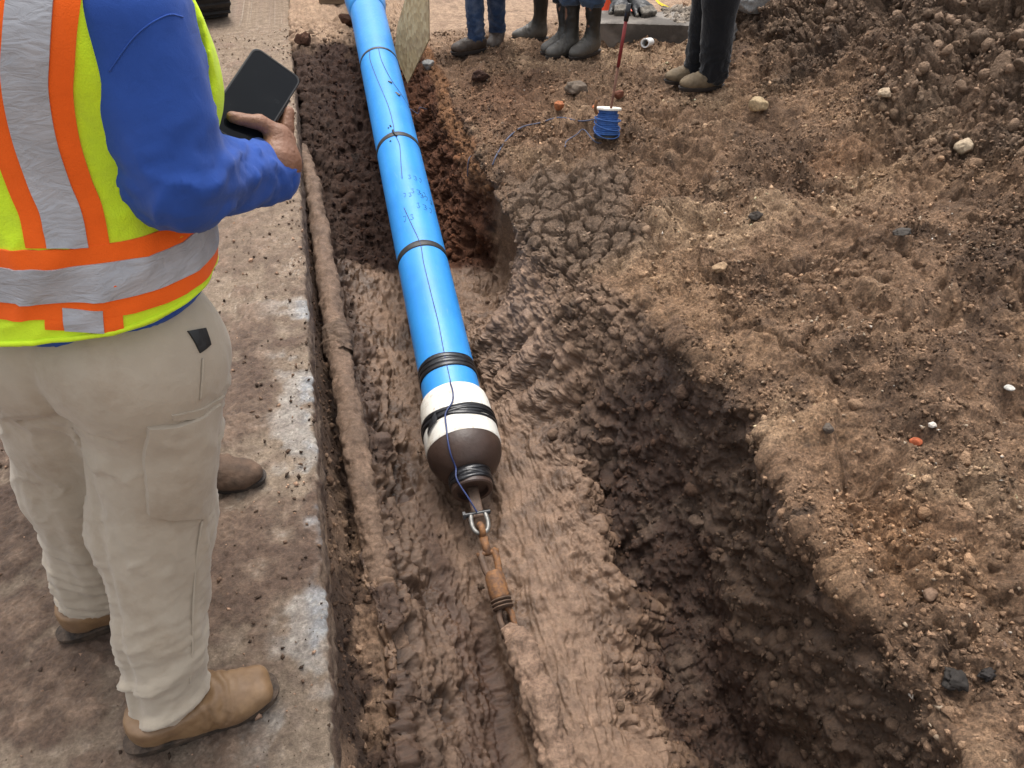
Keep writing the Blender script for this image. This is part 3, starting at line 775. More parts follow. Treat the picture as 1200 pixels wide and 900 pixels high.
rng = np.random.default_rng(11)
def lumps(base, n, amp, freq, seed):
    out = []
    for k in range(n):
        V = base[0].copy()
        r = 1 + amp * fbm(V + k * 7.3, freq, 3, seed + k)
        V = V * r[:, None] * (np.array([1, .8, .62]) * rng.uniform(.8, 1.15, 3))
        out.append(V.astype(np.float32))
    return out
def rot_rand(n):
    q_ = rng.normal(size=(n, 4)); q_ /= np.linalg.norm(q_, axis=1, keepdims=True)
    w, x, y_, z_ = q_.T
    return np.stack([np.stack([1 - 2 * (y_ * y_ + z_ * z_), 2 * (x * y_ - z_ * w), 2 * (x * z_ + y_ * w)], 1),
                     np.stack([2 * (x * y_ + z_ * w), 1 - 2 * (x * x + z_ * z_), 2 * (y_ * z_ - x * w)], 1),
                     np.stack([2 * (x * z_ - y_ * w), 2 * (y_ * z_ + x * w), 1 - 2 * (x * x + y_ * y_)], 1)], 1).astype(np.float32)
def scatter(name, base, protos, pos, size, col, mat, smooth=False):
    n = len(pos)
    which = rng.integers(0, len(protos), n)
    PV = np.stack(protos)[which] * size[:, None, None]
    PV = np.einsum('nij,nvj->nvi', rot_rand(n), PV) + pos[:, None, :]
    nv = PV.shape[1]
    FF = (base[1][None] + (np.arange(n) * nv)[:, None, None]).reshape(-1, 3)
    cv = np.repeat(col, nv, 0)
    o = mesh_np(name, PV.reshape(-1, 3), FF, mat, smooth=smooth, attrs={"col": cv})
    return tag(o, kind="stuff")

clod_mat = attr_mat("loose_soil", .95, 75, .016)
stone_mat = attr_mat("gravel_stone", .8, 90, .002)
# sample places on the ground by what lies there, thinned by the area each vertex stands for
area = (np.linalg.norm(tu.reshape(-1, 3), axis=1) * np.linalg.norm(tv.reshape(-1, 3), axis=1))[ai]
vis = (ya < 6.3) & (xa < 5.2) & (ya > .2)
def pick(wgt, n):
    w = np.clip(wgt, 0, None) * area * vis
    return rng.choice(len(ai), n, p=w / w.sum())
patch = sstep(-.3, .5, fbm(Pa, 3.5, 3, 91) + .4 * w3)
patch2 = sstep(-.25, .3, fbm(Pa, 2.2, 4, 95) + .3 * w3)
gravelw = (.35 + .9 * patch2) * bank * (1 - road) * (1 - .8 * crack) * (.25 + patch) * (1 - .4 * heap) / (1 + .25 * ya)
def sizes(n, lo, hi, pw=2.5): return (lo * (1 + (hi / lo - 1) * rng.random(n) ** pw)).astype(np.float32)
OCT = (np.array([[1, 0, 0], [-1, 0, 0], [0, 1, 0], [0, -1, 0], [0, 0, 1], [0, 0, -1]], np.float32),
       np.array([[0, 2, 4], [2, 1, 4], [1, 3, 4], [3, 0, 4], [2, 0, 5], [1, 2, 5], [3, 1, 5], [0, 3, 5]], np.int32))
LO = [(OCT[0] * rng.uniform(.55, 1.25, (6, 1)) * np.array([1, .8, .6]) + rng.normal(0, .16, (6, 3))).astype(np.float32) for _ in range(24)]
L1, L2 = lumps(I1, 14, .55, 1.1, 300), lumps(I2, 14, .75, 1.2, 400)
k = pick(gravelw, 5200)
s = sizes(len(k), .0035, .012)
base_c = np.array([[.26, .19, .13], [.36, .28, .20], [.18, .115, .075], [.42, .37, .31], [.13, .085, .06], [.30, .17, .10], [.5, .46, .40]])
pc = base_c[rng.choice(7, len(k), p=[.3, .16, .3, .04, .16, .035, .005])] * rng.uniform(.75, 1.2, (len(k), 1))
scatter("gravel", OCT, LO, P2[ai[k]] + Nn[ai[k]] * (s * .25)[:, None], s, pc, stone_mat)
crw = (bank * (1 - road) * (1 - .85 * crack) * (.3 + patch) + heap * 1.2 + .55 * rough_soil + .12 * mudm * (1 - smear)) / (1 + .2 * ya)
k = pick((bank * (1 - road) * (1 - .8 * crack) * (.12 + gritm * 1.2) * (.3 + patch2) + .5 * heap + .25 * rough_soil) / (1 + .3 * ya), 62000)
s = sizes(len(k), .0030, .0115, 2.2) * (1 + .10 * ya[k])
pc = CO[ai[k]] * rng.choice([.45, .75, 1.0, 1.35, 1.9], (len(k), 1), p=[.2, .25, .27, .2, .08]) * rng.uniform(.85, 1.15, (len(k), 1))
scatter("soil_grains", OCT, LO, P2[ai[k]] + Nn[ai[k]] * (s * .3)[:, None], s, np.clip(pc, .01, .6), clod_mat)
k = pick(crw, 8500)
s = sizes(len(k), .005, .022, 3)
pc = CO[ai[k]] * rng.uniform(.6, 1.45, (len(k), 1))
scatter("soil_crumbs", OCT, LO, P2[ai[k]] + Nn[ai[k]] * (s * .2)[:, None], s, pc, clod_mat)
k = pick((bank * (1 - road) * (1 - .9 * crack) * patch * .6 + heap * .5 + .7 * rough_soil + .03 * mudm) / (1 + .12 * ya), 2600)
s = sizes(len(k), .010, .026, 2.5) * (1 + .6 * heap[k])
pc = CO[ai[k]] * rng.uniform(.7, 1.35, (len(k), 1))
scatter("soil_lumps", I1, L1, P2[ai[k]] + Nn[ai[k]] * (s * .1)[:, None], s, pc, clod_mat)
def broken(v, n=9):
    for _ in range(n):
        a_ = rng.normal(size=3); a_ /= np.linalg.norm(a_)
        ex_ = v @ a_ - rng.uniform(.42, .75); v = v - np.where(ex_ > 0, ex_ * .92, 0)[:, None] * a_
    return v.astype(np.float32)
L2 = [broken(v * 1.2, 7) for v in L2]
def torn(base, n, seed):
    out = []
    for k_ in range(n):
        v = base[0] * rng.uniform(.55, 1.25, 3)
        v = broken(v * (1 + .35 * fbm(v + 9.1 * k_, 1.3, 2, seed + k_))[:, None], 6)
        v = v * (1 + .13 * fbm(v + 3.3 * k_, 3.2, 3, seed + 40 + k_) + .05 * fbm(v + k_, 9, 2, seed + 80 + k_))[:, None]
        out.append(v.astype(np.float32))
    return out
CLB, CLS = torn(I3, 14, 600), torn(I2, 18, 700)
k = pick(heap * (1 - sstep(6.0, 6.5, ya)) * sstep(13.1, 13.6, ta), 520)
s = sizes(len(k), .03, .085, 2.0)
pc = CO[ai[k]] * rng.uniform(.6, 1.0, (len(k), 1))
scatter("earth_clods", I3, CLB, P2[ai[k]] - Nn[ai[k]] * (s * .15)[:, None], s, pc, clod_mat)
k = pick(.5 * heap + .25 * dark_far + .25 * pit + .16 * bank * lumpy * (1 - road) * (1 - crack) * (.3 + patch2) + .06 * slump, 2200)
s = sizes(len(k), .012, .038, 2.4)
pc = CO[ai[k]] * rng.uniform(.65, 1.3, (len(k), 1))
scatter("small_clods", I2, CLS, P2[ai[k]] - Nn[ai[k]] * (s * .1)[:, None], s, pc, clod_mat)
# crumbs on the pavement
n = 5200
xx = -.2 - 1.6 * rng.random(n) ** 1.4; yy = .2 + 6.2 * rng.random(n)
s = sizes(n, .0022, .013, 5)
pc = np.array([[.12, .075, .05]]) * rng.choice([.5, .9, 1.5, 2.6, 4.2], (n, 1), p=[.25, .3, .25, .12, .08])
scatter("pavement_crumbs", OCT, LO, np.stack([xx, yy, .006 + s * .3], 1).astype(np.float32), s, pc, clod_mat)
# ------------------------------------------------------------------ the blue water pipe and its pulling head
AX = np.array([.0128, 1, .1887]); AX /= np.linalg.norm(AX)
PB = np.array([.314, 2.465, -.38]); PR = .12
def pax(s): return PB + AX * s
UX = np.cross(AX, [0, 0, 1.0]); UX /= np.linalg.norm(UX)          # to the right of the pipe (+x)
if UX[0] < 0: UX = -UX
UZ = np.cross(UX, AX); UZ = UZ if UZ[2] > 0 else -UZ
def psurf(s, ang, r=PR):
    """point on the pipe; ang from the top, positive to the right"""
    return pax(s) + r * (math.sin(ang) * UX + math.cos(ang) * UZ)

def blue_mat():
    t = NT("blue_plastic")
    n1 = t.noise(5, 6, .6); n2 = t.noise(60, 5, .65); n3 = t.noise(9, 3, .5, stretch=(9, .5, 9))
    c = t.ramp(n1.outputs[0], [(.3, (.024, .225, .62)), (.7, (.036, .285, .70))])
    d = t.ramp(n2.outputs[0], [(.60, (0, 0, 0)), (.78, (.28,) * 3)])
    c = t.mixc(d, c, (.20, .33, .50))
    d2 = t.ramp(n3.outputs[0], [(.62, (0, 0, 0)), (.8, (.22,) * 3)])
    c = t.mixc(d2, c, (.22, .40, .62))
    t.l(c, t.b.inputs["Base Color"])
    r = t.ramp(n2.outputs[0], [(.3, (.34,) * 3), (.7, (.52,) * 3)]); t.l(r, t.b.inputs["Roughness"])
    t.setn(t.bump(n2.outputs[0], .0008, .4))
    return t.m
M_blue = blue_mat()
M_tape = simple("black_tape", (.016, .016, .018), .32, var=.4, scale=60, bump=.001, bscale=120)
M_tape_worn = simple("worn_tape", (.034, .030, .028), .5, var=.75, scale=25, bump=.001)
def white_mat():
    t = NT("dirty_white")
    n1 = t.noise(10, 6, .65); n2 = t.noise(45, 4, .6)
    c = t.ramp(n1.outputs[0], [(.30, (.52, .44, .33)), (.52, (.74, .71, .64))])
    d = t.ramp(n2.outputs[0], [(.57, (0, 0, 0)), (.74, (.75,) * 3)])
    t.l(t.mixc(d, c, (.30, .20, .12)), t.b.inputs["Base Color"])
    t.b.inputs["Roughness"].default_value = .55
    t.setn(t.bump(n2.outputs[0], .001))
    return t.m
M_white = white_mat()
M_brown = simple("brown_steel", (.064, .037, .027), .5, var=.35, scale=12, bump=.0015, bscale=60)
M_rust = simple("rusty_steel", (.26, .115, .038), .75, var=.6, scale=55, bump=.002, bscale=110, col2=(.10, .052, .03))
M_steel = simple("galvanised_steel", (.28, .27, .25), .5, metal=.5, var=.5, scale=60)
M_muddy = simple("muddy_steel", (.14, .085, .055), .7, var=.5, scale=28, bump=.006, bscale=45)
M_wire = simple("blue_wire", (.03, .05, .16), .5, var=.3)
M_wire2 = simple("dull_blue_wire", (.085, .10, .16), .6, var=.3, scale=12)
M_ink = simple("black_ink", (.02, .022, .035), .8)

pipe = empty("water_pipe", pax(-.1), "long blue plastic water pipe with a white and brown pulling head lying in the trench", "pipe")
# centre line: straight through the trench, then easing level beyond the bell
L_end = 3.36
path = [pax(s) for s in np.linspace(-.30, L_end, 40)]
mb = MB(); mb.tube(np.array(path), PR, 64, caps=False)
mb.build("pipe_barrel", M_blue, pipe, smooth=True)
p0 = pax(L_end)
far = [p0 + AX * -.02]
d = AX.copy()
for k in range(60):
    if k > 6: d = d * .93 + np.array([.0128, 1, 0.0]) * .07
    d /= np.linalg.norm(d); far.append(far[-1] + d * .12)
far = np.array(far)
r = np.full(len(far), PR); r[:6] = [PR * 1.0, PR * 1.13, PR * 1.19, PR * 1.19, PR * 1.17, PR * 1.1]; r[6:] = PR
far_s = np.vstack([far[0], far[0] + (far[1] - far[0]) * .45, far[1:]])
r = np.concatenate([[PR * 1.01, PR * 1.05], r[1:]])
MB().tube(far_s, r, 56, caps=True).build("bell_end", M_blue, pipe, smooth=True)
pipe_end = far[-1]

def ring_band(name, s0, s1, r, mat, tilt=0.0, wob=.0, seed=0, n=72, lift=None, parent=None):
    rg2 = np.random.default_rng(seed)
    V = []
    prof = [(0, r - .006), (0.0, r), (.33, r + .0007), (.66, r + .0003), (1, r), (1, r - .006)]
    ph = rg2.uniform(0, 6.28, 4)
    for t_, rr in prof:
        for k in range(n):
            a = 2 * math.pi * k / n
            ds = wob * (math.sin(2 * a + ph[0]) * .5 + math.sin(3 * a + ph[1]) * .3 + math.sin(5 * a + ph[2] + 3 * t_) * .2) + tilt * math.cos(a - 1.2)
            V.append(psurf(s0 + (s1 - s0) * t_ + ds, a, rr + (lift or 0)))
    Fq = []
    m = len(prof)
    for i in range(m - 1):
        for k in range(n):
            Fq.append((i * n + k, i * n + (k + 1) % n, (i + 1) * n + (k + 1) % n, (i + 1) * n + k))
    return MB().add(V, Fq).build(name, mat, parent or pipe, smooth=True)
ring_band("tape_band", 2.608, 2.632, PR + .0015, M_tape, wob=.003, seed=1)
ring_band("tape_band", 1.635, 1.672, PR + .0015, M_tape_worn, wob=.005, seed=2)
ring_band("tape_band", .712, .752, PR + .0015, M_tape_worn, wob=.004, seed=3)
tb = ring_band("tape_band", -.035, .035, PR + .0015, M_tape, wob=.006, seed=4)
for k, (u, w) in enumerate(((-.034, -.012), (-.011, .010), (.012, .034))):
    ring_band("tape_layer", u, w, PR + .0032, M_tape, wob=.005, seed=14 + k, parent=tb)

# white collar and brown pulling head, drawn along the axis towards the camera
def pl(name, prof, mat, parent, n=72, smooth=True):
    return MB().lathe(pax(0), AX, prof, n).build(name, mat, parent, angle=40)
collar = pl("collar", [(-.135, PR - .004), (-.136, .131), (-.146, .1365), (-.18, .142), (-.26, .147), (-.375, .1495), (-.382, .147), (-.382, .10)], M_white, pipe)
def wrap(name, s0, s1, r, nlay, seed, parent, wob=.012):
    o = ring_band(name, s0, s1, r, M_tape, wob=wob * .6, seed=seed, parent=parent)
    for k in range(nlay):
        u = s0 + (s1 - s0) * (k / nlay - .06); w = u + (s1 - s0) / nlay * .9
        ring_band("tape_layer", u, w, r + .0022 + .001 * (k % 2), M_tape, tilt=.004 * ((k * 7) % 3 - 1), wob=wob, seed=seed * 9 + k, parent=o)
    return o
tw = wrap("tape_wrap", -.30, -.255, .1495, 3, 5, pipe)
tail = [psurf(-.285 - .05 * t, -.62 - .42 * t, .1535 + .004 * math.sin(t * 3)) for t in np.linspace(0, 1, 8)]
V = []
for k, c in enumerate(tail):
    wv = AX * (.020 - .012 * k / 7)
    V += [c - wv, c + wv * .9, c + wv * .9 + UZ * .004, c - wv + UZ * .004]
MB().add(V, [(4 * k + a, 4 * k + (a + 1) % 4, 4 * k + 4 + (a + 1) % 4, 4 * k + 4 + a) for k in range(7) for a in range(4)] + [(28, 29, 30, 31)]).build("tape_tail", M_tape, tw)
head = pl("pulling_head", [(-.376, .10), (-.376, .1455), (-.395, .1465), (-.42, .142), (-.445, .132), (-.468, .118), (-.485, .103), (-.495, .090), (-.499, .080), (-.565, .0785), (-.570, .074), (-.570, .060), (-.552, .058), (-.552, .0)], M_brown, pipe)
wrap("neck_tape", -.545, -.498, .081, 3, 8, pipe, wob=.010)
# lug plate welded in the mouth of the head, with its shackle
ls = np.array([-.55, -.68])
c = pax(-.615)
MB().box(c, (.022, .066, .007), np.array([UX, AX, UZ]), .005).build("pulling_lug", M_muddy, pipe)
sh = pax(-.70)
pts = [sh + UX * x + AX * y for x, y in ((.026, .035), (.030, .0), (.026, -.028), (.012, -.045), (-.012, -.045), (-.026, -.028), (-.030, .0), (-.026, .035))]
shackle = empty("shackle", sh, "galvanised bow shackle on the tip of the brown pulling head", "shackle")
MB().tube(spline(pts, 6), .0085, 12).build("bow", M_steel, shackle, smooth=True)
MB().tube([sh + UX * .046 + AX * .035, sh - UX * .046 + AX * .035], .0095, 14).tube([sh - UX * .046 + AX * .035, sh - UX * .056 + AX * .035], .016, 6).build("pin", M_tape, shackle, angle=40)

# swivel assembly: rusty eye, fork, swivel body, second fork, then the rod sunk in the mud
sw = empty("pulling_swivel", sh, "rusty muddy pulling swivel hanging between the shackle and the mud", "swivel")
q0 = sh - AX * .045
q1 = np.array([.33, 1.37, -.655]); dv = q1 - q0; Ls = np.linalg.norm(dv); dv /= Ls
su = np.cross(dv, [0, 0, 1.0]); su /= np.linalg.norm(su); sn = np.cross(su, dv)
def sq(t, a=0, b=0): return q0 + dv * t * Ls + su * a + sn * b
eye = [sq(-.02, 0, 0) + .021 * (math.cos(a) * sn + math.sin(a) * dv) + dv * .0 for a in np.linspace(0, 2 * math.pi, 24, endpoint=False)]
MB().tube(eye, .0125, 12, closed=True).tube([sq(.05), sq(.22)], [.016, .013], 12).build("eye_link", M_rust, sw, smooth=True)
for sg in (-1, 1):
    MB().tube(spline([sq(.17, sg * .023), sq(.22, sg * .026), sq(.34, sg * .024), sq(.42, sg * .016)], 5), [.010] * 5 + [.013] * 10 + [.016], 10).build("fork_arm", M_muddy if sg > 0 else M_rust, sw, smooth=True)
MB().tube([sq(.2, -.04), sq(.2, .04)], .009, 10).build("fork_pin", M_rust, sw, smooth=True)
MB().lathe(q0, dv, [(.38 * Ls, .0), (.38 * Ls, .026), (.42 * Ls, .034), (.60 * Ls, .036), (.63 * Ls, .033), (.63 * Ls, 0)], 24).build("swivel_body", M_rust, sw, angle=40)
for k in range(3):
    MB().lathe(q0, dv, [((.63 + .033 * k) * Ls, .0), ((.633 + .033 * k) * Ls, .034), ((.645 + .033 * k) * Ls, .038), ((.657 + .033 * k) * Ls, .034), ((.66 + .033 * k) * Ls, .0)], 24).build("swivel_ring", M_muddy, sw, angle=50)
for sg in (-1, 1):
    MB().tube(spline([sq(.72, sg * .012), sq(.78, sg * .022), sq(.88, sg * .021), sq(.95, sg * .012)], 5), .011, 10).build("fork_arm", M_rust if sg < 0 else M_muddy, sw, smooth=True)
MB().tube([sq(.94, -.032), sq(.94, .032)], .013, 10).build("fork_pin", M_muddy, sw, smooth=True)

# ---- mud-caked drill rod and the old pipe along the slab: lumpy coats of mud
def caked(name, pts, r, lump, seed, mat, parent=None, n=30, tone=(.150, .097, .066), h=.010, flat=0):
    P0 = spline(pts, 40)
    m_ = len(P0)
    rr = np.interp(np.linspace(0, 1, m_), np.linspace(0, 1, len(r)), r)
    b = MB().tube(P0, rr, n); V = np.concatenate(b.v); 
    cN = np.repeat(P0, n, 0); dN = V - cN; dN /= np.linalg.norm(dN, axis=1, keepdims=True)
    dsp = lump * (fbm(V, 14, 4, seed) * .7 + .35 * fbm(V, 45, 3, seed + 3) + .35 * fbm(V * np.array([1, .25, 1]), 9, 3, seed + 9))
    V = V + dN * dsp[:, None]
    Fq = [f for f in b.f if len(f) == 4]; Fc = [f for f in b.f if len(f) != 4]
    cc_ = np.array(tone)[None] * (1 + .35 * fbm(V, 9, 4, seed + 20))[:, None]
    o = mesh_np(name, V, np.array(Fq), mat, parent, attrs={"col": np.clip(cc_, .01, 1), "wet": np.full(len(V), .4), "grain": np.full(len(V), .4)})
    return o
M_soil = bpy.data.materials["soil"]
rod = caked("drill_rod", [(.331, 1.40, -.635), (.338, 1.30, -.595), (.354, 1.12, -.60), (.364, .95, -.64), (.37, .7, -.70), (.372, .2, -.72)], [.022, .044, .050, .054, .055, .05], .026, 61, M_soil, n=44, tone=(.30, .20, .14))
tag(rod, "mud-caked drill rod sunk in the wet mud below the rusty swivel", "drill rod")
old = empty("old_pipe", (-.12, 2.7, -.3), "old mud-covered pipe running beside the pavement edge in the trench", "pipe")
opts = [PX(352, 176, z=-.17), PX(366, 215, z=-.2), PX(376, 280, z=-.24), PX(386, 345, z=-.27), PX(396, 402, z=-.30), PX(407, 470, z=-.33), PX(419, 540, z=-.36), PX(432, 612, z=-.40), PX(446, 680, z=-.46), PX(462, 770, z=-.52), PX(480, 880, z=-.58), PX(492, 960, z=-.62)]
caked("pipe_barrel", opts, [.042, .044, .046, .046, .047, .047, .048, .048, .046, .043, .04, .03], .020, 71, M_soil, old, n=40, tone=(.20, .132, .09))
cpl = caked("pipe_coupling", [PX(392, 384, z=-.292), PX(396, 400, z=-.30), PX(399, 418, z=-.308)], [.052, .066, .054], .026, 75, M_soil, old, n=40, tone=(.15, .1, .068))

# ---- tracer wire taped along the pipe (moves with it)
def wire_on(pts, r=.0016): return MB().tube(spline([psurf(s, a, PR + .002) for s, a in pts], 10), r, 6)
wire_on([(2.62, -.42), (2.5, -.52), (2.25, -.36), (1.95, -.12), (1.75, -.08), (1.655, -.10), (1.55, .0), (1.4, -.10), (1.25, -.2)], .0016).build("tracer_wire", M_wire, pipe, smooth=True)
wire_on([(1.02, -.38), (.88, -.22), (.73, -.05), (.6, -.08), (.4, -.06), (.2, -.03), (.04, -.06), (-.06, -.06), (-.13, -.06)], .0016).build("tracer_wire", M_wire, pipe, smooth=True)
wire_on([(2.62, .02), (2.45, .05), (2.25, .28), (2.1, .7), (2.03, 1.2)], .0017).build("tracer_wire", M_wire, pipe, smooth=True)
w2 = [psurf(-.14, -.08, .140), psurf(-.2, -.07, .1475), psurf(-.25, -.14, .153), psurf(-.30, -.36, .158), psurf(-.36, -.42, .153), psurf(-.42, -.46, .150), psurf(-.47, -.52, .128), psurf(-.50, -.62, .090), psurf(-.55, -.68, .09), psurf(-.62, -.55, .05), psurf(-.67, -.2, .018)]
MB().tube(spline(w2, 8), .0032, 8).build("tracer_wire", M_wire, pipe, smooth=True)
MB().tube(spline([psurf(1.69, -.16, PR + .004), psurf(1.655, -.11, PR + .006), psurf(1.63, -.04, PR + .004)], 5), .006, 8).build("wire_clip", M_tape, pipe, smooth=True)
MB().box(psurf(2.08, .47, PR + .003), (.020, .006, .003), np.array([UX * .5 - AX * .86, UX * .86 + AX * .5, UZ])).build("tape_scrap", M_tape, pipe)
MB().box(psurf(2.20, .22, PR + .003), (.014, .004, .003), np.array([UX * .6 - AX * .8, UX * .8 + AX * .6, UZ])).build("tape_scrap", M_tape, pipe)
# hand-written figures on the pipe, rows of hooked strokes
glyph = [[(0, 1), (.55, .95), (.75, .7), (.35, .52), (.8, .3), (.5, .02), (0, .08)], [(.1, .95), (.6, .9), (.55, .4), (.3, 0), (.05, .1)], [(.15, .9), (.65, .98), (.45, .55), (.7, .25), (.3, .0), (.1, .2)]]
def writing(rows):
    b = MB()
    for s0, a0, n_, sz in rows:
        for k in range(n_):
            for g in glyph[(k + int(s0 * 50)) % 3:][:1]:
                pts = [psurf(s0 + v * sz - .006 * k, a0 + (u * .62 * sz + k * sz * .85) / PR, PR + .0012) for u, v in g]
                b.tube(spline(pts, 4), .0007, 5)
    return b
writing([(1.24, .05, 3, .034), (1.12, .04, 3, .036), (1.09, .40, 3, .034), (1.0, .13, 3, .040), (1.10, -.30, 2, .030), (.92, -.52, 2, .040)]).build("handwritten_marks", M_ink, pipe)["kind"] = "stuff"
MB().tube(spline([psurf(1.60, -.38, PR + .001), psurf(1.605, -.36, PR + .001), psurf(1.60, -.34, PR + .001)], 3), .004, 6).tube([psurf(1.73, -.34, PR + .001), psurf(1.725, -.31, PR + .001)], .004, 6).tube([psurf(1.745, -.22, PR + .001), psurf(1.73, -.20, PR + .001)], .005, 6).build("ink_spots", M_ink, pipe)["kind"] = "stuff"

# ---- the reel of blue wire, its rod and the loose wire
sp0 = on_ground(710, 164)
spool = empty("wire_reel", sp0, "small reel of blue tracer wire standing on the gravel with a rod through it", "wire reel")
tz = np.array([.0, .0, 1.0]); tilt_ax = np.array([.10, .25, 1.0]); tilt_ax /= np.linalg.norm(tilt_ax)
prof = [(.012, .0)]
for k in range(13):
    t_ = .014 + k * .0095; rr = .066 - .0012 * k + .0035 * math.sin(k * 2.1)
    prof += [(t_, rr - .004), (t_ + .003, rr), (t_ + .0065, rr)]
prof += [(.14, .05), (.14, .0)]
MB().lathe(sp0, tilt_ax, prof, 40).build("wound_wire", simple("reel_blue", (.045, .14, .42), .55, var=.35, scale=60), spool, angle=60)
MB().lathe(sp0, tilt_ax, [(-.004, 0), (-.004, .068), (.012, .068), (.012, 0)], 40).build("bottom_flange", M_tape, spool, angle=40)
MB().lathe(sp0, tilt_ax, [(.137, 0), (.137, .067), (.143, .068), (.147, .066), (.147, 0)], 40).build("top_flange", M_white, spool, angle=40)
for k in range(3):
    a0 = .4 + k * 2
    MB().tube([sp0 + tilt_ax * (.03 + .03 * k + .016 * math.sin(a + k)) + .0675 * np.array([math.cos(a + a0), math.sin(a + a0), 0]) for a in np.linspace(0, 6.28, 40, endpoint=False)], .0035, 6, closed=True).build("wire_turn", bpy.data.materials["reel_blue"], spool, smooth=True)
MB().tube(spline([sp0 + np.array([-.06, .0, .13]), sp0 + np.array([-.075, -.01, .16]), sp0 + np.array([-.068, .0, .20])], 4), .008, 8).build("reel_crank", M_rust, spool, smooth=True)
rt = PX(737, 4, d=(lambda q: q[0] * SA + q[1] * CA)(sp0) + .02)
rodp = empty("reel_rod", sp0, "thin red and rusty steel rod stuck upright through the wire reel", "rod")
m1 = sp0 * .45 + rt * .55
MB().tube([sp0 - (rt - sp0) * .05, m1], .0065, 10).build("bare_shaft", simple("rusty_rod", (.20, .085, .05), .7, var=.5, scale=50), rodp, smooth=True)
MB().tube([m1, sp0 * .1 + rt * .9], .0085, 10).build("painted_shaft", simple("red_paint", (.26, .025, .022), .5, var=.4, scale=40), rodp, smooth=True)
MB().tube([sp0 * .12 + rt * .88, rt], .012, 12).build("handle", M_tape, rodp, smooth=True)

def ground_wire(px, r=.004, z0=-.03, lift=.006):
    pts = np.array([on_ground(x, y_, z0) + np.array([0, 0, lift]) for x, y_ in px])
    pts[1:-1, 2] = np.maximum(pts[1:-1, 2], (pts[:-2, 2] + pts[2:, 2]) / 2)
    return MB().tube(spline(pts, 8), r, 7)
tag(ground_wire([(698, 147), (680, 143), (655, 141), (632, 142), (612, 150), (596, 164), (583, 181), (577, 193)]).build("tracer_wire", M_wire2, smooth=True),
    "faded blue wire curving over the gravel from the reel into the trench", "wire")
tag(ground_wire([(722, 163), (700, 168), (684, 158), (676, 160), (664, 168), (662, 174)], .0032).build("tracer_wire", M_wire2, smooth=True),
    "short loose loop of wire on the gravel in front of the reel", "wire")
hw0 = on_ground(550, 182, -.05); hwd = hw0[0] * SA + hw0[1] * CA - .02
tag(MB().tube(spline([hw0 + np.array([.02, .04, .004]), PX(549, 188, d=hwd), PX(548, 205, d=hwd - .01), PX(549, 222, d=hwd), PX(552, 236, d=hwd + .02), PX(556, 244, d=hwd + .02)], 8), .003, 6).build("tracer_wire", M_wire2, smooth=True),
    "short wire end hanging down the reddish soil right of the blue pipe", "wire")
tag(MB().tube(spline([psurf(2.03, 1.25, PR + .004), psurf(2.02, 1.5, PR + .04), PX(492, 126, d=4.35), PX(500, 128, d=4.4)], 8), .0025, 6).build("tracer_wire", M_wire2, smooth=True),
    "wire end sticking out sideways from the upper part of the blue pipe", "wire")
# ------------------------------------------------------------------ things standing and lying about the site
M_osb = None
def osb():
    t = NT("strand_board")
    tc = t.n("TexCoord"); vo = t.n("TexVoronoi", i_Scale=90.0); mp = t.n("Mapping"); mp.inputs["Scale"].default_value = (1, .7, .16)
    mp.inputs["Rotation"].default_value = (.5, .4, .6)
    t.l(tc.outputs["Object"], mp.inputs[0]); t.l(mp.outputs[0], vo.inputs["Vector"])
    c = t.ramp(vo.outputs["Color"], [(.1, (.33, .24, .125)), (.5, (.41, .31, .17)), (.9, (.48, .385, .23))])
    n = t.noise(7, 5); d = t.ramp(n.outputs[0], [(.5, (0, 0, 0)), (.75, (.6,) * 3)])
    t.l(t.mixc(d, c, (.18, .12, .08)), t.b.inputs["Base Color"]); t.b.inputs["Roughness"].default_value = .8
    t.setn(t.bump(vo.outputs["Distance"], .003))
    return t.m
M_osb = osb()
# board: a sheet standing in the trench end beside the pipe
c0_ = PX(478, 98, z=-.10)
yb = c0_[0] * SA + c0_[1] * CA
def bp(px, py, k=0.0): return PX(px, py, d=yb + k)
poly = [bp(478, 98), bp(463, 62, .1), bp(466, 30, .15), bp(478, -10, .22), bp(486, -60, .3), bp(510, -60, .28), bp(503, 0, .18), bp(503, 46, .08)]
nrm = np.cross(poly[-1] - poly[0], poly[2] - poly[0]); nrm /= np.linalg.norm(nrm)
ctr = np.mean(poly, 0)
poly = [p - nrm * ((p - ctr) @ nrm) for p in poly]
Vb = [p + nrm * .011 for p in poly] + [p - nrm * .011 for p in poly]
m = len(poly)
tag(MB().add(Vb, [tuple(range(m)), tuple(range(2 * m - 1, m - 1, -1))] + [(i, m + i, m + (i + 1) % m, (i + 1) % m) for i in range(m)]).build("strand_board", M_osb),
    "tan strand board standing on edge beside the top of the blue pipe", "board")

# timber bearers that carry the pipe beyond the trench
M_wood = simple("grey_timber", (.27, .185, .11), .8, var=.45, scale=6, bump=.002, stretch=(1, 8, 8))
for y_t, lb in ((7.7, "near timber bearer across the road under the blue pipe"), (10.2, "farther timber bearer across the road under the blue pipe")):
    i = int(np.argmin(np.abs(far[:, 1] - y_t))); zt = far[i, 2] - PR * 1.0
    o = empty("timber_bearer", (far[i, 0], y_t, 0), lb, "timber")
    MB().box((far[i, 0] - .2, y_t, zt / 2), (.55, .06, zt / 2 - .002), np.eye(3), .006).build("beam", M_wood, o)
o = empty("timber_bearer", PX(388, 2, z=0.0), "short tan timber lying on the road left of the pipe bell", "timber")
MB().box(PX(392, -3, z=.045), (.13, .05, .045), np.array([[1, .05, 0], [-.05, 1, 0], [0, 0, 1]]), .005).build("beam", M_wood, o)

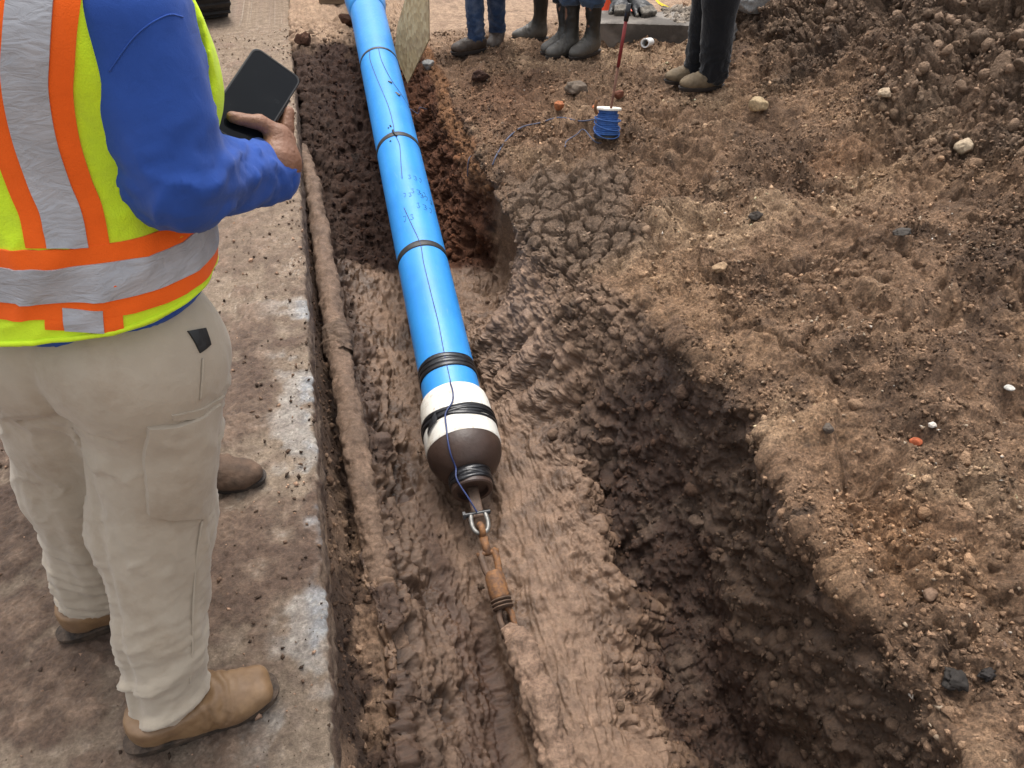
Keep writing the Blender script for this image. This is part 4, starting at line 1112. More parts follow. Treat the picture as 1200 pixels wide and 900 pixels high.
# broken concrete slab at the back with rubble on it
M_conc = simple("wet_concrete", (.23, .20, .17), .75, var=.5, scale=4, bump=.004, bscale=60, col2=(.075, .062, .05), lo=.42, hi=.62)
bl_, br_ = PX(697, 53, z=.02), PX(858, 57, z=.02)
ex = br_ - bl_; Lx = np.linalg.norm(ex); ex /= Lx; ey = np.cross([0, 0, 1.0], ex)
slab = empty("concrete_slab", bl_, "broken grey concrete slab edge lying behind the white pipe stub", "concrete slab")
nx, nyy = 50, 14
V = []; Fq = []
for side, (zz, ty) in enumerate([(-.03, 0), (.07, 0), (.145, .0), (.15, .012), (.152, .10), (.15, .22), (.15, .33), (.06, .34), (-.03, .34)]):
    for i in range(nx + 1):
        p = bl_ + ex * Lx * i / nx + ey * ty + np.array([0, 0, zz])
        V.append(p)
V = np.array(V)
V = V + .010 * np.stack([fbm(V, 9, 4, 200), fbm(V, 9, 4, 201), .6 * fbm(V, 9, 4, 202)], 1)
ns = 9
for s_ in range(ns - 1):
    for i in range(nx):
        a = s_ * (nx + 1) + i
        Fq.append((a, a + 1, a + nx + 2, a + nx + 1))
Fq.append(tuple(s_ * (nx + 1) for s_ in range(ns))); Fq.append(tuple(s_ * (nx + 1) + nx for s_ in range(ns - 1, -1, -1)))
MB().add(V, Fq).build("slab_body", M_conc, slab, angle=35)
# plate lying on the slab at the right with fine rubble
npile = 420
u = rng.random(npile); v_ = rng.random(npile)
pp = bl_[None] + ex[None] * (Lx * (.50 + .5 * u))[:, None] + ey[None] * (.05 + .42 * v_)[:, None]
pp[:, 2] = .155 + .10 * np.clip(u - .05, 0, 1) * (1 - np.abs(v_ - .6)) * rng.random(npile)
sz = sizes(npile, .008, .035, 1.6)
scatter("rubble", I2, L2, pp.astype(np.float32), sz, np.array([[.20, .165, .13]]) * rng.uniform(.5, 1.5, (npile, 1)), stone_mat)

# white plastic pipe stub poking out of the soil
ps = on_ground(757, 56, .05)
pd = np.array([-.35 * CA - .9 * SA, .35 * SA - .9 * CA, .22]); pd /= np.linalg.norm(pd)
ps = ps + np.array([0, 0, .035])
tag(MB().lathe(ps, pd, [(-.12, .030), (.05, .030), (.052, .029), (.052, .023), (.05, .022), (-.12, .022)], 32).build("pipe_stub", simple("white_plastic", (.78, .78, .76), .4, var=.1), angle=40),
    "open end of a small white plastic pipe sticking out of red soil", "pipe")

# traffic cone behind, only its lower left edge in view
cb = PX(716, 17, z=.0)
cone_o = empty("traffic_cone", cb, "orange traffic cone standing on the road behind the concrete slab", "traffic cone")
M_or = simple("cone_orange", (.80, .10, .025), .5, var=.15)
MB().box(cb + [0, 0, .02], (.17, .17, .02), np.eye(3), .012).build("cone_base", M_or, cone_o)
MB().lathe(cb, (0, 0, 1), [(.04, .135), (.06, .128), (.27, .092), (.28, .090)], 32).lathe(cb, (0, 0, 1), [(.40, .070), (.68, .025), (.70, .02), (.70, 0)], 32).build("cone_body", M_or, cone_o, angle=40)
MB().lathe(cb, (0, 0, 1), [(.28, .091), (.40, .071)], 32).build("reflective_collar", M_white, cone_o, smooth=True)

# black gloves lying on the slab against the rod
M_glove = simple("glove_rubber", (.012, .012, .013), .5, var=.3, bump=.002, bscale=40)
M_glove_tip = simple("glove_dried_mud", (.25, .22, .18), .8, var=.6, scale=40, bump=.003)
def glove(px, py, ang, lb, k):
    c = PX(px, py, z=.21)
    R = np.array([[math.cos(ang), math.sin(ang), 0], [-math.sin(ang), math.cos(ang), 0], [0, 0, 1.0]])
    o = empty("work_glove", c - [0, 0, .06], lb, "glove")
    def wp(a, b, z_): return c + R[0] * a + R[1] * b + np.array([0, 0, z_])
    def f(P_):
        d_ = ell(P_, wp(0, 0, 0), R, (.075, .065, .052))
        d_ = smin(d_, cone(P_, wp(-.05, 0, .01), wp(-.15, .0, .03), .046, .058), .03)
        for j in range(4):
            b = -.045 + .03 * j
            d_ = smin(d_, cone(P_, wp(.05, b, .012), wp(.098, b, -.012), .018, .0165), .010)
            d_ = smin(d_, cone(P_, wp(.098, b, -.012), wp(.085, b, -.045), .0165, .014), .006)
        return smin(d_, cone(P_, wp(.0, -.06, .0), wp(.06, -.08, -.03), .02, .016), .012)
    V_, F_ = grid_mesh(f, c - .20, c + .20, .006)
    Vn = vnormals(V_, F_); V_ = V_ + Vn * (.003 * fbm(V_, 40, 3, 5 + k))[:, None]
    tipm = ((V_ - c) @ R[0] > .062)
    ft = tipm[F_].all(1)
    mesh_np("glove_shell", V_, F_[~ft], M_glove, o); mesh_np("muddy_fingertips", V_, F_[ft], M_glove_tip, o)
glove(727, 7, -1.5 - YAW, "left one of two black work gloves with muddy grey fingertips beside the rod", 0)
glove(752, 9, -1.1 - YAW, "right one of two black work gloves with muddy grey fingertips beside the rod", 1)

# yellow strap and debris behind
tag(MB().tube(spline([PX(764, -12, z=.16), PX(771, 2, z=.16), PX(780, 8, z=.16), PX(786, 11, z=.15)], 6), .012, 4).build("strap", simple("yellow_strap", (.80, .62, .02), .6)),
    "yellow strap end lying at the back behind the slab", "strap")

# ---- single rocks that stand out, each set into the ground
def rock(px, py, wpx, col, lb, seed, squash=.8, name="rock", cat="rock", ang=0.0, z0=.05, amp=.5, fr=1.0, sink=.3, wet=0, mat=None, base=None):
    p = on_ground(px, py + wpx * squash * .3, z0)
    d_ = p[0] * SA + p[1] * CA
    Zc = d_ * CP + (CAM_H - p[2]) * SP
    r_ = wpx / 2 * Zc / FPX
    V_, F_ = (base or I4)
    R_ = np.array([[math.cos(ang), math.sin(ang), 0], [-math.sin(ang), math.cos(ang), 0], [0, 0, 1]])
    q_ = V_ * (1 + amp * (.8 * fbm(V_, fr, 2, seed) + .22 * fbm(V_, fr * 3.5, 4, seed + 1)))[:, None]
    # flat broken faces
    rg3 = np.random.default_rng(seed)
    for _ in range(7):
        n_ = rg3.normal(size=3); n_ /= np.linalg.norm(n_)
        ex_ = q_ @ n_ - rg3.uniform(.6, .85); q_ = q_ - np.where(ex_ > 0, ex_ * .85, 0)[:, None] * n_
    q_ = q_ * np.array([1, .85, squash]); q_ = q_ / np.abs(q_[:, 0]).max()
    V2 = p + np.array([0, 0, r_ * squash * (1 - sink)]) + (q_ * r_) @ R_
    cc_ = np.array(col)[None] * (1 + .35 * fbm(V_, 2.5, 4, seed + 5))[:, None]
    return tag(mesh_np(name, V2, F_, mat or stone_mat, attrs={"col": np.clip(cc_, .01, .9)}), lb, cat)
rock(886, 126, 24, (.42, .31, .18), "yellowish fist-sized rock on the bank in front of the boots in black trousers", 1, .85)
rock(1134, 160, 26, (.36, .28, .19), "rounded cream rock half buried in the spoil slope at the far right", 2, .8)
rock(675, 104, 30, (.15, .115, .085), "grey-brown rounded stone on the bank behind the loose wire", 3, .7)
rock(697, 127, 0.1 + 10, (.40, .13, .05), "tiny orange-brown chip at the left of the wire reel", 4, .8)
rock(655, 126, 13, (.36, .13, .055), "small orange brick fragment below the grey-brown stone", 5, .8)
rock(841, 317, 20, (.33, .22, .13), "smooth tan stone above the dark trench wall", 6, .75)
rock(875, 3, 70, (.33, .32, .30), "large pale grey concrete rock at the top edge beside the spoil heap", 7, .6, amp=.7, fr=1.4, z0=.2)
rock(851, 42, 24, (.24, .225, .21), "grey concrete chunk wedged behind the black trousers", 8, 1.2, amp=.6)
rock(1032, 118, 17, (.36, .27, .18), "small cream stone at the foot of the spoil heap", 9, .8)
rock(725, 112, 13, (.16, .06, .035), "small reddish-brown stone in front of the concrete slab", 10, 1.0)
rock(502, 76, 15, (.30, .29, .27), "dull grey chip in the mud by the strand board", 12, .7)
rock(1092, 690, 22, (.16, .10, .065), "brown clod on the smooth bank at the lower right", 13, .7)
rock(1185, 449, 13, (.42, .40, .36), "small white chip lying on the bank at the far right", 14, .4, amp=.1)
rock(1078, 507, 17, (.36, .095, .04), "bright orange-red brick chip on the right bank", 15, .5, amp=.3)
rock(1089, 502, 10, (.62, .57, .50), "pale pebble just above the orange-red brick chip", 16, .7)
rock(968, 505, 15, (.09, .07, .055), "dark stone in the hollow of the right bank", 17, .8)
rock(1120, 792, 40, (.022, .018, .015), "charred black clod on the bank at the lower right", 18, .5, amp=.9, fr=1.8)
rock(1155, 788, 26, (.022, .018, .016), "smaller charred clod right of the bigger charred one", 19, .5, amp=.9, fr=1.8)
rock(885, 250, 20, (.05, .04, .032), "blackish clod in the gravel of the middle bank", 20, .7, amp=.8)
rock(1055, 275, 24, (.05, .042, .035), "flat blackish clod on the upper right bank", 21, .4, amp=.7)
rock(355, 838, 18, (.30, .20, .115), "tan stone on the pavement right of the tan boot", 22, .8, z0=.0)
rock(376, 848, 15, (.33, .215, .13), "cracked tan stone at the pavement edge near the bottom", 23, .9, z0=.0)
rock(350, 868, 17, (.075, .055, .043), "dark wet stone on the pavement near the bottom edge", 24, .6, z0=.0)
rock(340, 758, 26, (.10, .066, .046), "dark clod heap on the pavement beside the trench edge", 25, .5, amp=.8, fr=1.6, z0=.0, mat=clod_mat, name="clod", cat="clod")
rock(358, 48, 24, (.085, .04, .024), "dark red clod on the road at the far end of the trench", 26, .8, amp=.8, fr=1.5, z0=.0, mat=clod_mat, name="clod", cat="clod")
rock(282, 62, 20, (.12, .065, .045), "brown clod on the road behind the phone", 27, .6, amp=.8, fr=1.5, z0=.0, mat=clod_mat, name="clod", cat="clod")
rock(322, 56, 18, (.10, .055, .037), "crumbled clod between the phone and the trench end", 28, .6, amp=.9, fr=1.8, z0=.0, mat=clod_mat, name="clod", cat="clod")
rock(408, 24, 30, (.085, .042, .026), "dark clod touching the left side of the blue pipe", 29, .7, amp=.8, fr=1.5, z0=.0, mat=clod_mat, name="clod", cat="clod")
rock(562, 90, 26, (.075, .04, .028), "dark damp clod in front of the left worker's boots", 31, .7, amp=.7, fr=1.5, mat=clod_mat, name="clod", cat="clod")
# ---- excavator at the far left: only the end of one crawler track is in view
M_track = simple("track_steel", (.035, .030, .027), .6, var=.5, scale=20, bump=.003)
M_yel = simple("machine_yellow", (.62, .38, .03), .5, var=.2, scale=8)
M_glass = simple("dark_glass", (.02, .025, .03), .08, var=.1)
tip = PX(276, 26, z=0.0)
ex0 = empty("excavator", tip, "dark crawler track end of an excavator on the road at the top left", "excavator")
fd = np.array([-.30, .954, 0]); fd /= np.linalg.norm(fd); rt_ = np.array([fd[1], -fd[0], 0])
def trk(off):
    cpath = []
    R_, Lt = .26, 2.2
    for a in np.linspace(-math.pi / 2, math.pi / 2, 11): cpath.append((R_ - R_ * math.cos(a) * 1.0, R_ + R_ * math.sin(a)))
    cpath = [(R_ - R_ * math.cos(a), R_ + R_ * math.sin(a), a) for a in np.linspace(-math.pi / 2, math.pi / 2, 9)]
    cpath += [(R_ + t_, 2 * R_, math.pi / 2) for t_ in np.linspace(.15, Lt, 14)]
    cpath += [(R_ + Lt + R_ * math.cos(a), R_ + R_ * math.sin(a), None) for a in np.linspace(math.pi / 2, -math.pi / 2, 9)][1:]
    cpath += [(R_ + t_, 0, None) for t_ in np.linspace(Lt, .15, 14)][1:]
    pts_ = np.array([[a, b] for a, b, _ in cpath])
    f = empty  # noqa
    o_ = tip - rt_ * (.225 + off)
    fr_ = MB()
    ctr_ = o_ + fd * (R_ + Lt / 2) + np.array([0, 0, R_])
    fr_.box(ctr_, (.17, Lt / 2 + .1, R_ * .72), np.array([rt_, fd, [0, 0, 1.0]]), .05)
    frame = fr_.build("track_frame", M_track, ex0)
    for i in range(len(pts_)):
        a, b = pts_[i], pts_[(i + 1) % len(pts_)]
        mid_ = (a + b) / 2; dd = b - a; L_ = np.linalg.norm(dd)
        if L_ < 1e-6: continue
        dd /= L_; nn_ = np.array([-dd[1], dd[0]])
        if (mid_ - np.array([R_ + Lt / 2, R_])) @ nn_ < 0: nn_ = -nn_
        e_t = fd * dd[0] + np.array([0, 0, dd[1]]); e_n = fd * nn_[0] + np.array([0, 0, nn_[1]])
        base_ = o_ + fd * mid_[0] + np.array([0, 0, mid_[1] + .03])
        MB().box(base_, (.225, L_ * .47, .016), np.array([rt_, e_t, e_n])).box(base_ + e_n * .024, (.225, .012, .012), np.array([rt_, e_t, e_n])).build("track_shoe", M_track, frame)
trk(0); trk(1.75)
mid = tip - rt_ * 1.1 + fd * 1.35
Rm = np.array([rt_, fd, [0, 0, 1.0]])
MB().box(mid + [0, 0, .78], (1.05, 1.15, .14), Rm, .04).build("turntable", M_track, ex0)
MB().box(mid + fd * .45 + [0, 0, 1.35], (1.05, .95, .42), Rm, .08).build("engine_house", M_yel, ex0)
cabc = mid - rt_ * .6 - fd * .55 + np.array([0, 0, 1.72])
cab = MB().box(cabc, (.45, .6, .8), Rm, .08).build("cab", M_yel, ex0)
for sg in (-1, 1): MB().box(cabc + rt_ * sg * .45 + [0, 0, .2], (.012, .45, .42), Rm, .01).build("cab_window", M_glass, cab)
MB().box(cabc - fd * .6 + [0, 0, .15], (.36, .012, .5), Rm, .01).build("windscreen", M_glass, cab)
bt = [mid - fd * .4 + rt_ * .25 + np.array([0, 0, 1.2]), mid - fd * 1.2 - rt_ * .5 + np.array([0, 0, 3.1]), mid - fd * .6 - rt_ * 2.4 + np.array([0, 0, 3.6])]
MB().tube(spline(bt, 8), .2, 4).build("boom", M_yel, ex0)
# ------------------------------------------------------------------ people
M_skin = simple("skin", (.24, .115, .068), .55, var=.22, scale=30, bump=.0012, bscale=220)
M_nail = simple("finger_nail", (.62, .42, .34), .35, var=.1)
M_hair = simple("dark_hair", (.02, .014, .010), .7, var=.5, scale=80)
M_eye = simple("eye", (.75, .73, .70), .2, var=.05)
M_iris = simple("iris", (.03, .018, .012), .2)
def stretch_noise(V, sc, seed, oct=3): return fbm(V * np.asarray(sc, np.float32), 1.0, oct, seed)

def patch_strip(bvh, pts, nrms, sides, offs, lift, thick, name, mat, parent, back=.08):
    """a strip laid on a surface: rows along pts, columns at the given side offsets; closed, with its own thickness"""
    nr_, nc_ = len(pts), len(offs)
    T = np.zeros((nr_, nc_, 3)); Bt = np.zeros((nr_, nc_, 3))
    for i in range(nr_):
        for j, o in enumerate(offs):
            org = pts[i] + sides[i] * o + nrms[i] * back
            h_ = bvh.ray_cast(Vector(org), Vector(-nrms[i]), back * 2.5)
            if h_[0] is None:
                p = pts[i] + sides[i] * o; n_ = nrms[i]
            else:
                p = np.array(h_[0]); n_ = np.array(h_[1])
                if n_ @ nrms[i] < 0: n_ = -n_
                n_ = .5 * n_ + .5 * nrms[i]; n_ /= np.linalg.norm(n_)
            T[i, j] = p + n_ * lift; Bt[i, j] = p + n_ * (lift - thick)
    # soften jitter of the hit normals
    V = np.vstack([T.reshape(-1, 3), Bt.reshape(-1, 3)])
    q_ = np.arange(nr_ * nc_).reshape(nr_, nc_); o2 = nr_ * nc_
    Ft = np.stack([q_[:-1, :-1], q_[1:, :-1], q_[1:, 1:], q_[:-1, 1:]], -1).reshape(-1, 4)
    rim = list(q_[0, :]) + list(q_[1:, -1]) + list(q_[-1, -2::-1]) + list(q_[-2:0:-1, 0])
    Fr = np.array([(rim[k], rim[(k + 1) % len(rim)], rim[(k + 1) % len(rim)] + o2, rim[k] + o2) for k in range(len(rim))])
    n0 = np.cross(T[1, 0] - T[0, 0], T[0, 1] - T[0, 0])
    if n0 @ nrms[0] < 0: Ft = Ft[:, ::-1]; Fr = Fr[:, ::-1]
    Fb = Ft[:, ::-1] + o2
    o = mesh_np(name, V, np.vstack([Ft, Fr[:, ::-1], Fb]), mat, parent)
    o.data.set_sharp_from_angle(angle=math.radians(50))
    return o
def bvh_of(V, F): return BVHTree.FromPolygons([Vector(v) for v in V.tolist()], F.tolist())

def boot(parent, ankle, ground_z, ang, L=.31, kind='work', mats=None, seed=0, pitch=0.0, vox=.006, name="boot", label=None, shaft_top=None, knee=None):
    """boot whose heel is below the ankle; ang = world direction of the toe"""
    fx = np.array([math.cos(ang), math.sin(ang), 0]); fy = np.array([-math.sin(ang), math.cos(ang), 0]); fz = np.array([0, 0, 1.0])
    R = np.array([fx, fy, fz]); o = np.array([ankle[0], ankle[1], ground_z]) - fx * .07
    sc = L / .31
    def w(x, y_, z_): return o + (fx * x + fy * y_ + fz * z_) * sc
    def kx(z_):
        if knee is None: return (.062, 0.0)
        t_ = (z_ - .1) / (knee[2] - ground_z - .1) * sc
        dk = (np.asarray(knee) - np.array([ankle[0], ankle[1], 0])) / sc
        return (.062 + float(dk @ fx) * t_, float(dk @ fy) * t_)
    def f(Pw):
        q_ = (Pw - o.astype(np.float32)) @ R.T.astype(np.float32) / sc
        P_ = q_
        d_ = cone(P_, (.045, 0, .060), (.13, 0, .062), .046, .048)
        d_ = smin(d_, cone(P_, (.13, -.004, .052), (.205, -.012, .046), .048, .047), .04)
        toe = rbox(P_, (.228, -.008, .046), np.eye(3), (.058, .045, .024), .022) if kind == 'square' else ell(P_, (.222, -.01, .045), np.eye(3), (.075, .050, .036))
        d_ = smin(d_, toe, .045)
        d_ = smin(d_, cone(P_, (.16, 0, .085), (.09, 0, .12), .030, .044), .05)
        top = ((shaft_top - ground_z) / sc) if shaft_top else .108
        r1 = .062 if kind == 'rubber' else .056
        d_ = smin(d_, cone(P_, (.060, 0, .11), (kx(top + .08)[0], kx(top + .08)[1], top + .08), .050, r1 + .006), .05)
        d_ = smax(d_, P_[:, 2] - top, .006)
        d_ = smax(d_, .018 - P_[:, 2], .006)
        if kind == 'rubber':
            inner = cone(P_, (*kx(top - .06), top - .06), (*kx(top + .1), top + .1), .040, r1 - .004)
            d_ = smax(d_, -inner, .004)
        return d_ * sc
    top = shaft_top - ground_z if shaft_top else .108
    lo = np.minimum(np.minimum(w(-.03, 0, 0), w(.31, 0, 0)), w(.1, 0, 0)) - .09; hi = np.maximum(w(-.03, 0, 0), w(.31, 0, 0)) + .09
    if knee is not None: lo -= .05; hi += .05
    lo[2] = ground_z - .01; hi[2] = ground_z + max(top, .15) + .03
    V_, F_ = grid_mesh(f, lo, hi, vox, 2)
    Vn = vnormals(V_, F_)
    loc = (V_ - o) @ R.T / sc
    crease = np.exp(-((loc[:, 0] - .165) / .045) ** 2) * (loc[:, 2] > .05)
    V_ = V_ + Vn * (.0016 * fbm(V_, 40, 3, seed) + crease * .0035 * np.sin(loc[:, 0] * 230 + 6 * fbm(V_, 18, 2, seed + 1)) + .001 * fbm(V_, 14, 3, seed + 3))[:, None]
    if kind == 'rubber': V_ = V_ + Vn * (.004 * fbm(V_ * np.array([1, 1, .5]), 22, 3, seed + 4) * (loc[:, 2] > .1))[:, None]
    up = mats[0]
    b = mesh_np(name, V_, F_, up, parent, attrs={"hgt": (V_[:, 2] - ground_z) / .35})
    # sole with welt
    n = 44; prof = []
    for k in range(n):
        a = 2 * math.pi * k / n; ca_, sa_ = math.cos(a), math.sin(a)
        e = .55 if kind == 'square' and ca_ > 0 else .8
        x = .137 + .158 * math.copysign(abs(ca_) ** e, ca_)
        y_ = (.053 - .008 * math.exp(-((x - .10) / .05) ** 2) - .007 * (x < .06)) * math.copysign(abs(sa_) ** .75, sa_)
        prof.append((x, y_ - .006 * (x > .15)))
    V2 = []; F2 = []
    lv = [(.0, .93), (.004, .985), (.015, .99), (.018, 1.025), (.024, 1.025), (.027, .96)]
    for z_, s_ in lv:
        for x, y_ in prof: V2.append(w(.137 + (x - .137) * s_, y_ * s_, z_ ))
    for i in range(len(lv) - 1):
        for k in range(n): F2.append((i * n + k, i * n + (k + 1) % n, (i + 1) * n + (k + 1) % n, (i + 1) * n + k))
    F2.append(tuple(range(n - 1, -1, -1))); F2.append(tuple((len(lv) - 1) * n + k for k in range(n)))
    MB().add(V2, F2).build("sole", mats[1], b, angle=40)
    return b

def head_sdf(c, face, up=(0, 0, 1)):
    face = np.array(face, float); face /= np.linalg.norm(face); up = np.array(up, float)
    rt__ = np.cross(face, up); rt__ /= np.linalg.norm(rt__); up = np.cross(rt__, face)
    R = np.array([rt__, face, up])
    def f(Pw):
        P_ = (Pw - np.asarray(c, np.float32)) @ R.T.astype(np.float32)
        d_ = ell(P_, (0, -.012, .025), np.eye(3), (.076, .098, .092))
        d_ = smin(d_, ell(P_, (0, .030, -.050), np.eye(3), (.056, .062, .070)), .05)
        d_ = smin(d_, cone(P_, (0, .085, .012), (0, .105, -.022), .010, .015), .018)          # nose
        d_ = smin(d_, cone(P_, (-.018, .083, -.052), (.018, .083, -.052), .010, .010), .014)   # lips
        d_ = smin(d_, cone(P_, (-.04, .072, .034), (.04, .072, .034), .012, .012), .02)       # brow
        for s_ in (-1, 1):
            d_ = smax(d_, -(np.linalg.norm(P_ - np.array([s_ * .031, .096, .012], np.float32), axis=1) - .017), .012)
            d_ = smin(d_, ell(P_, (s_ * .079, -.008, -.002), np.eye(3), (.010, .022, .032)), .010)
        return d_
    return f, R
def head_extras(parent, c, R, hat=None):
    def w(x, y_, z_): return np.asarray(c) + np.array([x, y_, z_]) @ R
    for s_ in (-1, 1):
        e = MB().lathe(w(s_ * .031, .071, .012), R[1], [(-.012, 0), (-.010, .007), (0, .012), (.007, .010), (.0115, .004), (.012, 0)], 16).build("eye", M_eye, parent, smooth=True)
        MB().lathe(w(s_ * .031, .0825, .012), R[1], [(-.001, 0), (-.001, .0055), (.001, .005), (.0012, 0)], 12).build("iris", M_iris, e)
    def fh(Pw):
        P_ = (Pw - np.asarray(c, np.float32)) @ R.T.astype(np.float32)
        d_ = ell(P_, (0, -.020, .034), np.eye(3), (.083, .100, .094))
        cut_ = P_[:, 1] - (.045 + .35 * (P_[:, 2] - .03)) 
        d_ = smax(d_, cut_, .02); d_ = smax(d_, -.045 - P_[:, 2], .02)
        return d_
    V_, F_ = grid_mesh(fh, np.asarray(c) - .16, np.asarray(c) + .18, .010)
    V_ = V_ + vnormals(V_, F_) * (.003 * fbm(V_, 60, 3, 3))[:, None]
    mesh_np("hair", V_, F_, M_hair, parent)
    if hat:
        MB().lathe(w(0, -.01, .045), R[2], [(0, .112), (.004, .114), (.03, .108), (.06, .092), (.085, .06), (.095, .0)], 32).build("hard_hat", hat, parent, smooth=True)
        V2 = [w(.112 * math.sin(a), -.01 + .112 * math.cos(a) + (.07 * max(0, math.cos(a)) ** 2 * k), .047 - .012 * k) for k in (0, 1) for a in np.linspace(-1.3, 1.3, 20)]
        MB().add(V2 + [v - R[2] * .004 for v in V2], [(k, k + 1, 21 + k, 20 + k) for k in range(19)] + [(40 + k, 60 + k, 61 + k, 41 + k) for k in range(19)]).build("hat_brim", hat, parent, smooth=True)

def hand_sdf(c, d_f, n_back, side, curl=.6, size=1.0):
    """relaxed hand hanging from a wrist: d_f along the fingers, n_back out of the back of the hand"""
    d_f = np.array(d_f, float); d_f /= np.linalg.norm(d_f)
    n_back = np.array(n_back, float); n_back -= d_f * (n_back @ d_f); n_back /= np.linalg.norm(n_back)
    sd = np.cross(d_f, n_back) * side
    c = np.asarray(c, float)
    def w(a, b, n_): return c + (d_f * a + sd * b + n_back * n_) * size
    segs = [(w(0, 0, 0), w(.045, 0, 0), .024, .030), (w(.03, -.02, 0), w(.085, -.026, 0), .018, .013), (w(.03, .02, 0), w(.085, .028, 0), .019, .013), (w(.03, 0, 0), w(.09, 0, 0), .02, .014)]
    fing = []
    for j, (b, l) in enumerate(((-.030, .060), (-.010, .074), (.011, .080), (.031, .072))):
        p = w(.088, b, 0); ang_ = .25
        for k, fr in enumerate((.45, .32, .23)):
            ang_ += curl * .55
            q_ = p + (d_f * math.cos(ang_) - n_back * math.sin(ang_)) * l * fr * size * 1.05
            fing.append((p, q_, (.0095 - .0011 * k) * size, (.0085 - .0011 * k) * size)); p = q_
    th = [(w(.02, .028, -.008), w(.055, .050, -.018), .016, .013), (w(.055, .050, -.018), w(.085, .056, -.028), .012, .0105), (w(.085, .056, -.028), w(.108, .054, -.036), .0105, .008)]
    def f(P_):
        d_ = None
        for a, b, r1, r2 in segs:
            q_ = cone(P_, a, b, r1 * size, r2 * size); d_ = q_ if d_ is None else smin(d_, q_, .02)
        fl = None
        for a, b, r1, r2 in fing: 
            q_ = cone(P_, a, b, r1, r2); d_ = smin(d_, q_, .006)
        for a, b, r1, r2 in th: d_ = smin(d_, cone(P_, a, b, r1 * size, r2 * size), .010)
        return d_
    return f

def merge(parts):
    V, F, n = [], [], 0
    for v, f in parts: V.append(v); F.append(f + n); n += len(v)
    return np.vstack(V), np.vstack(F)

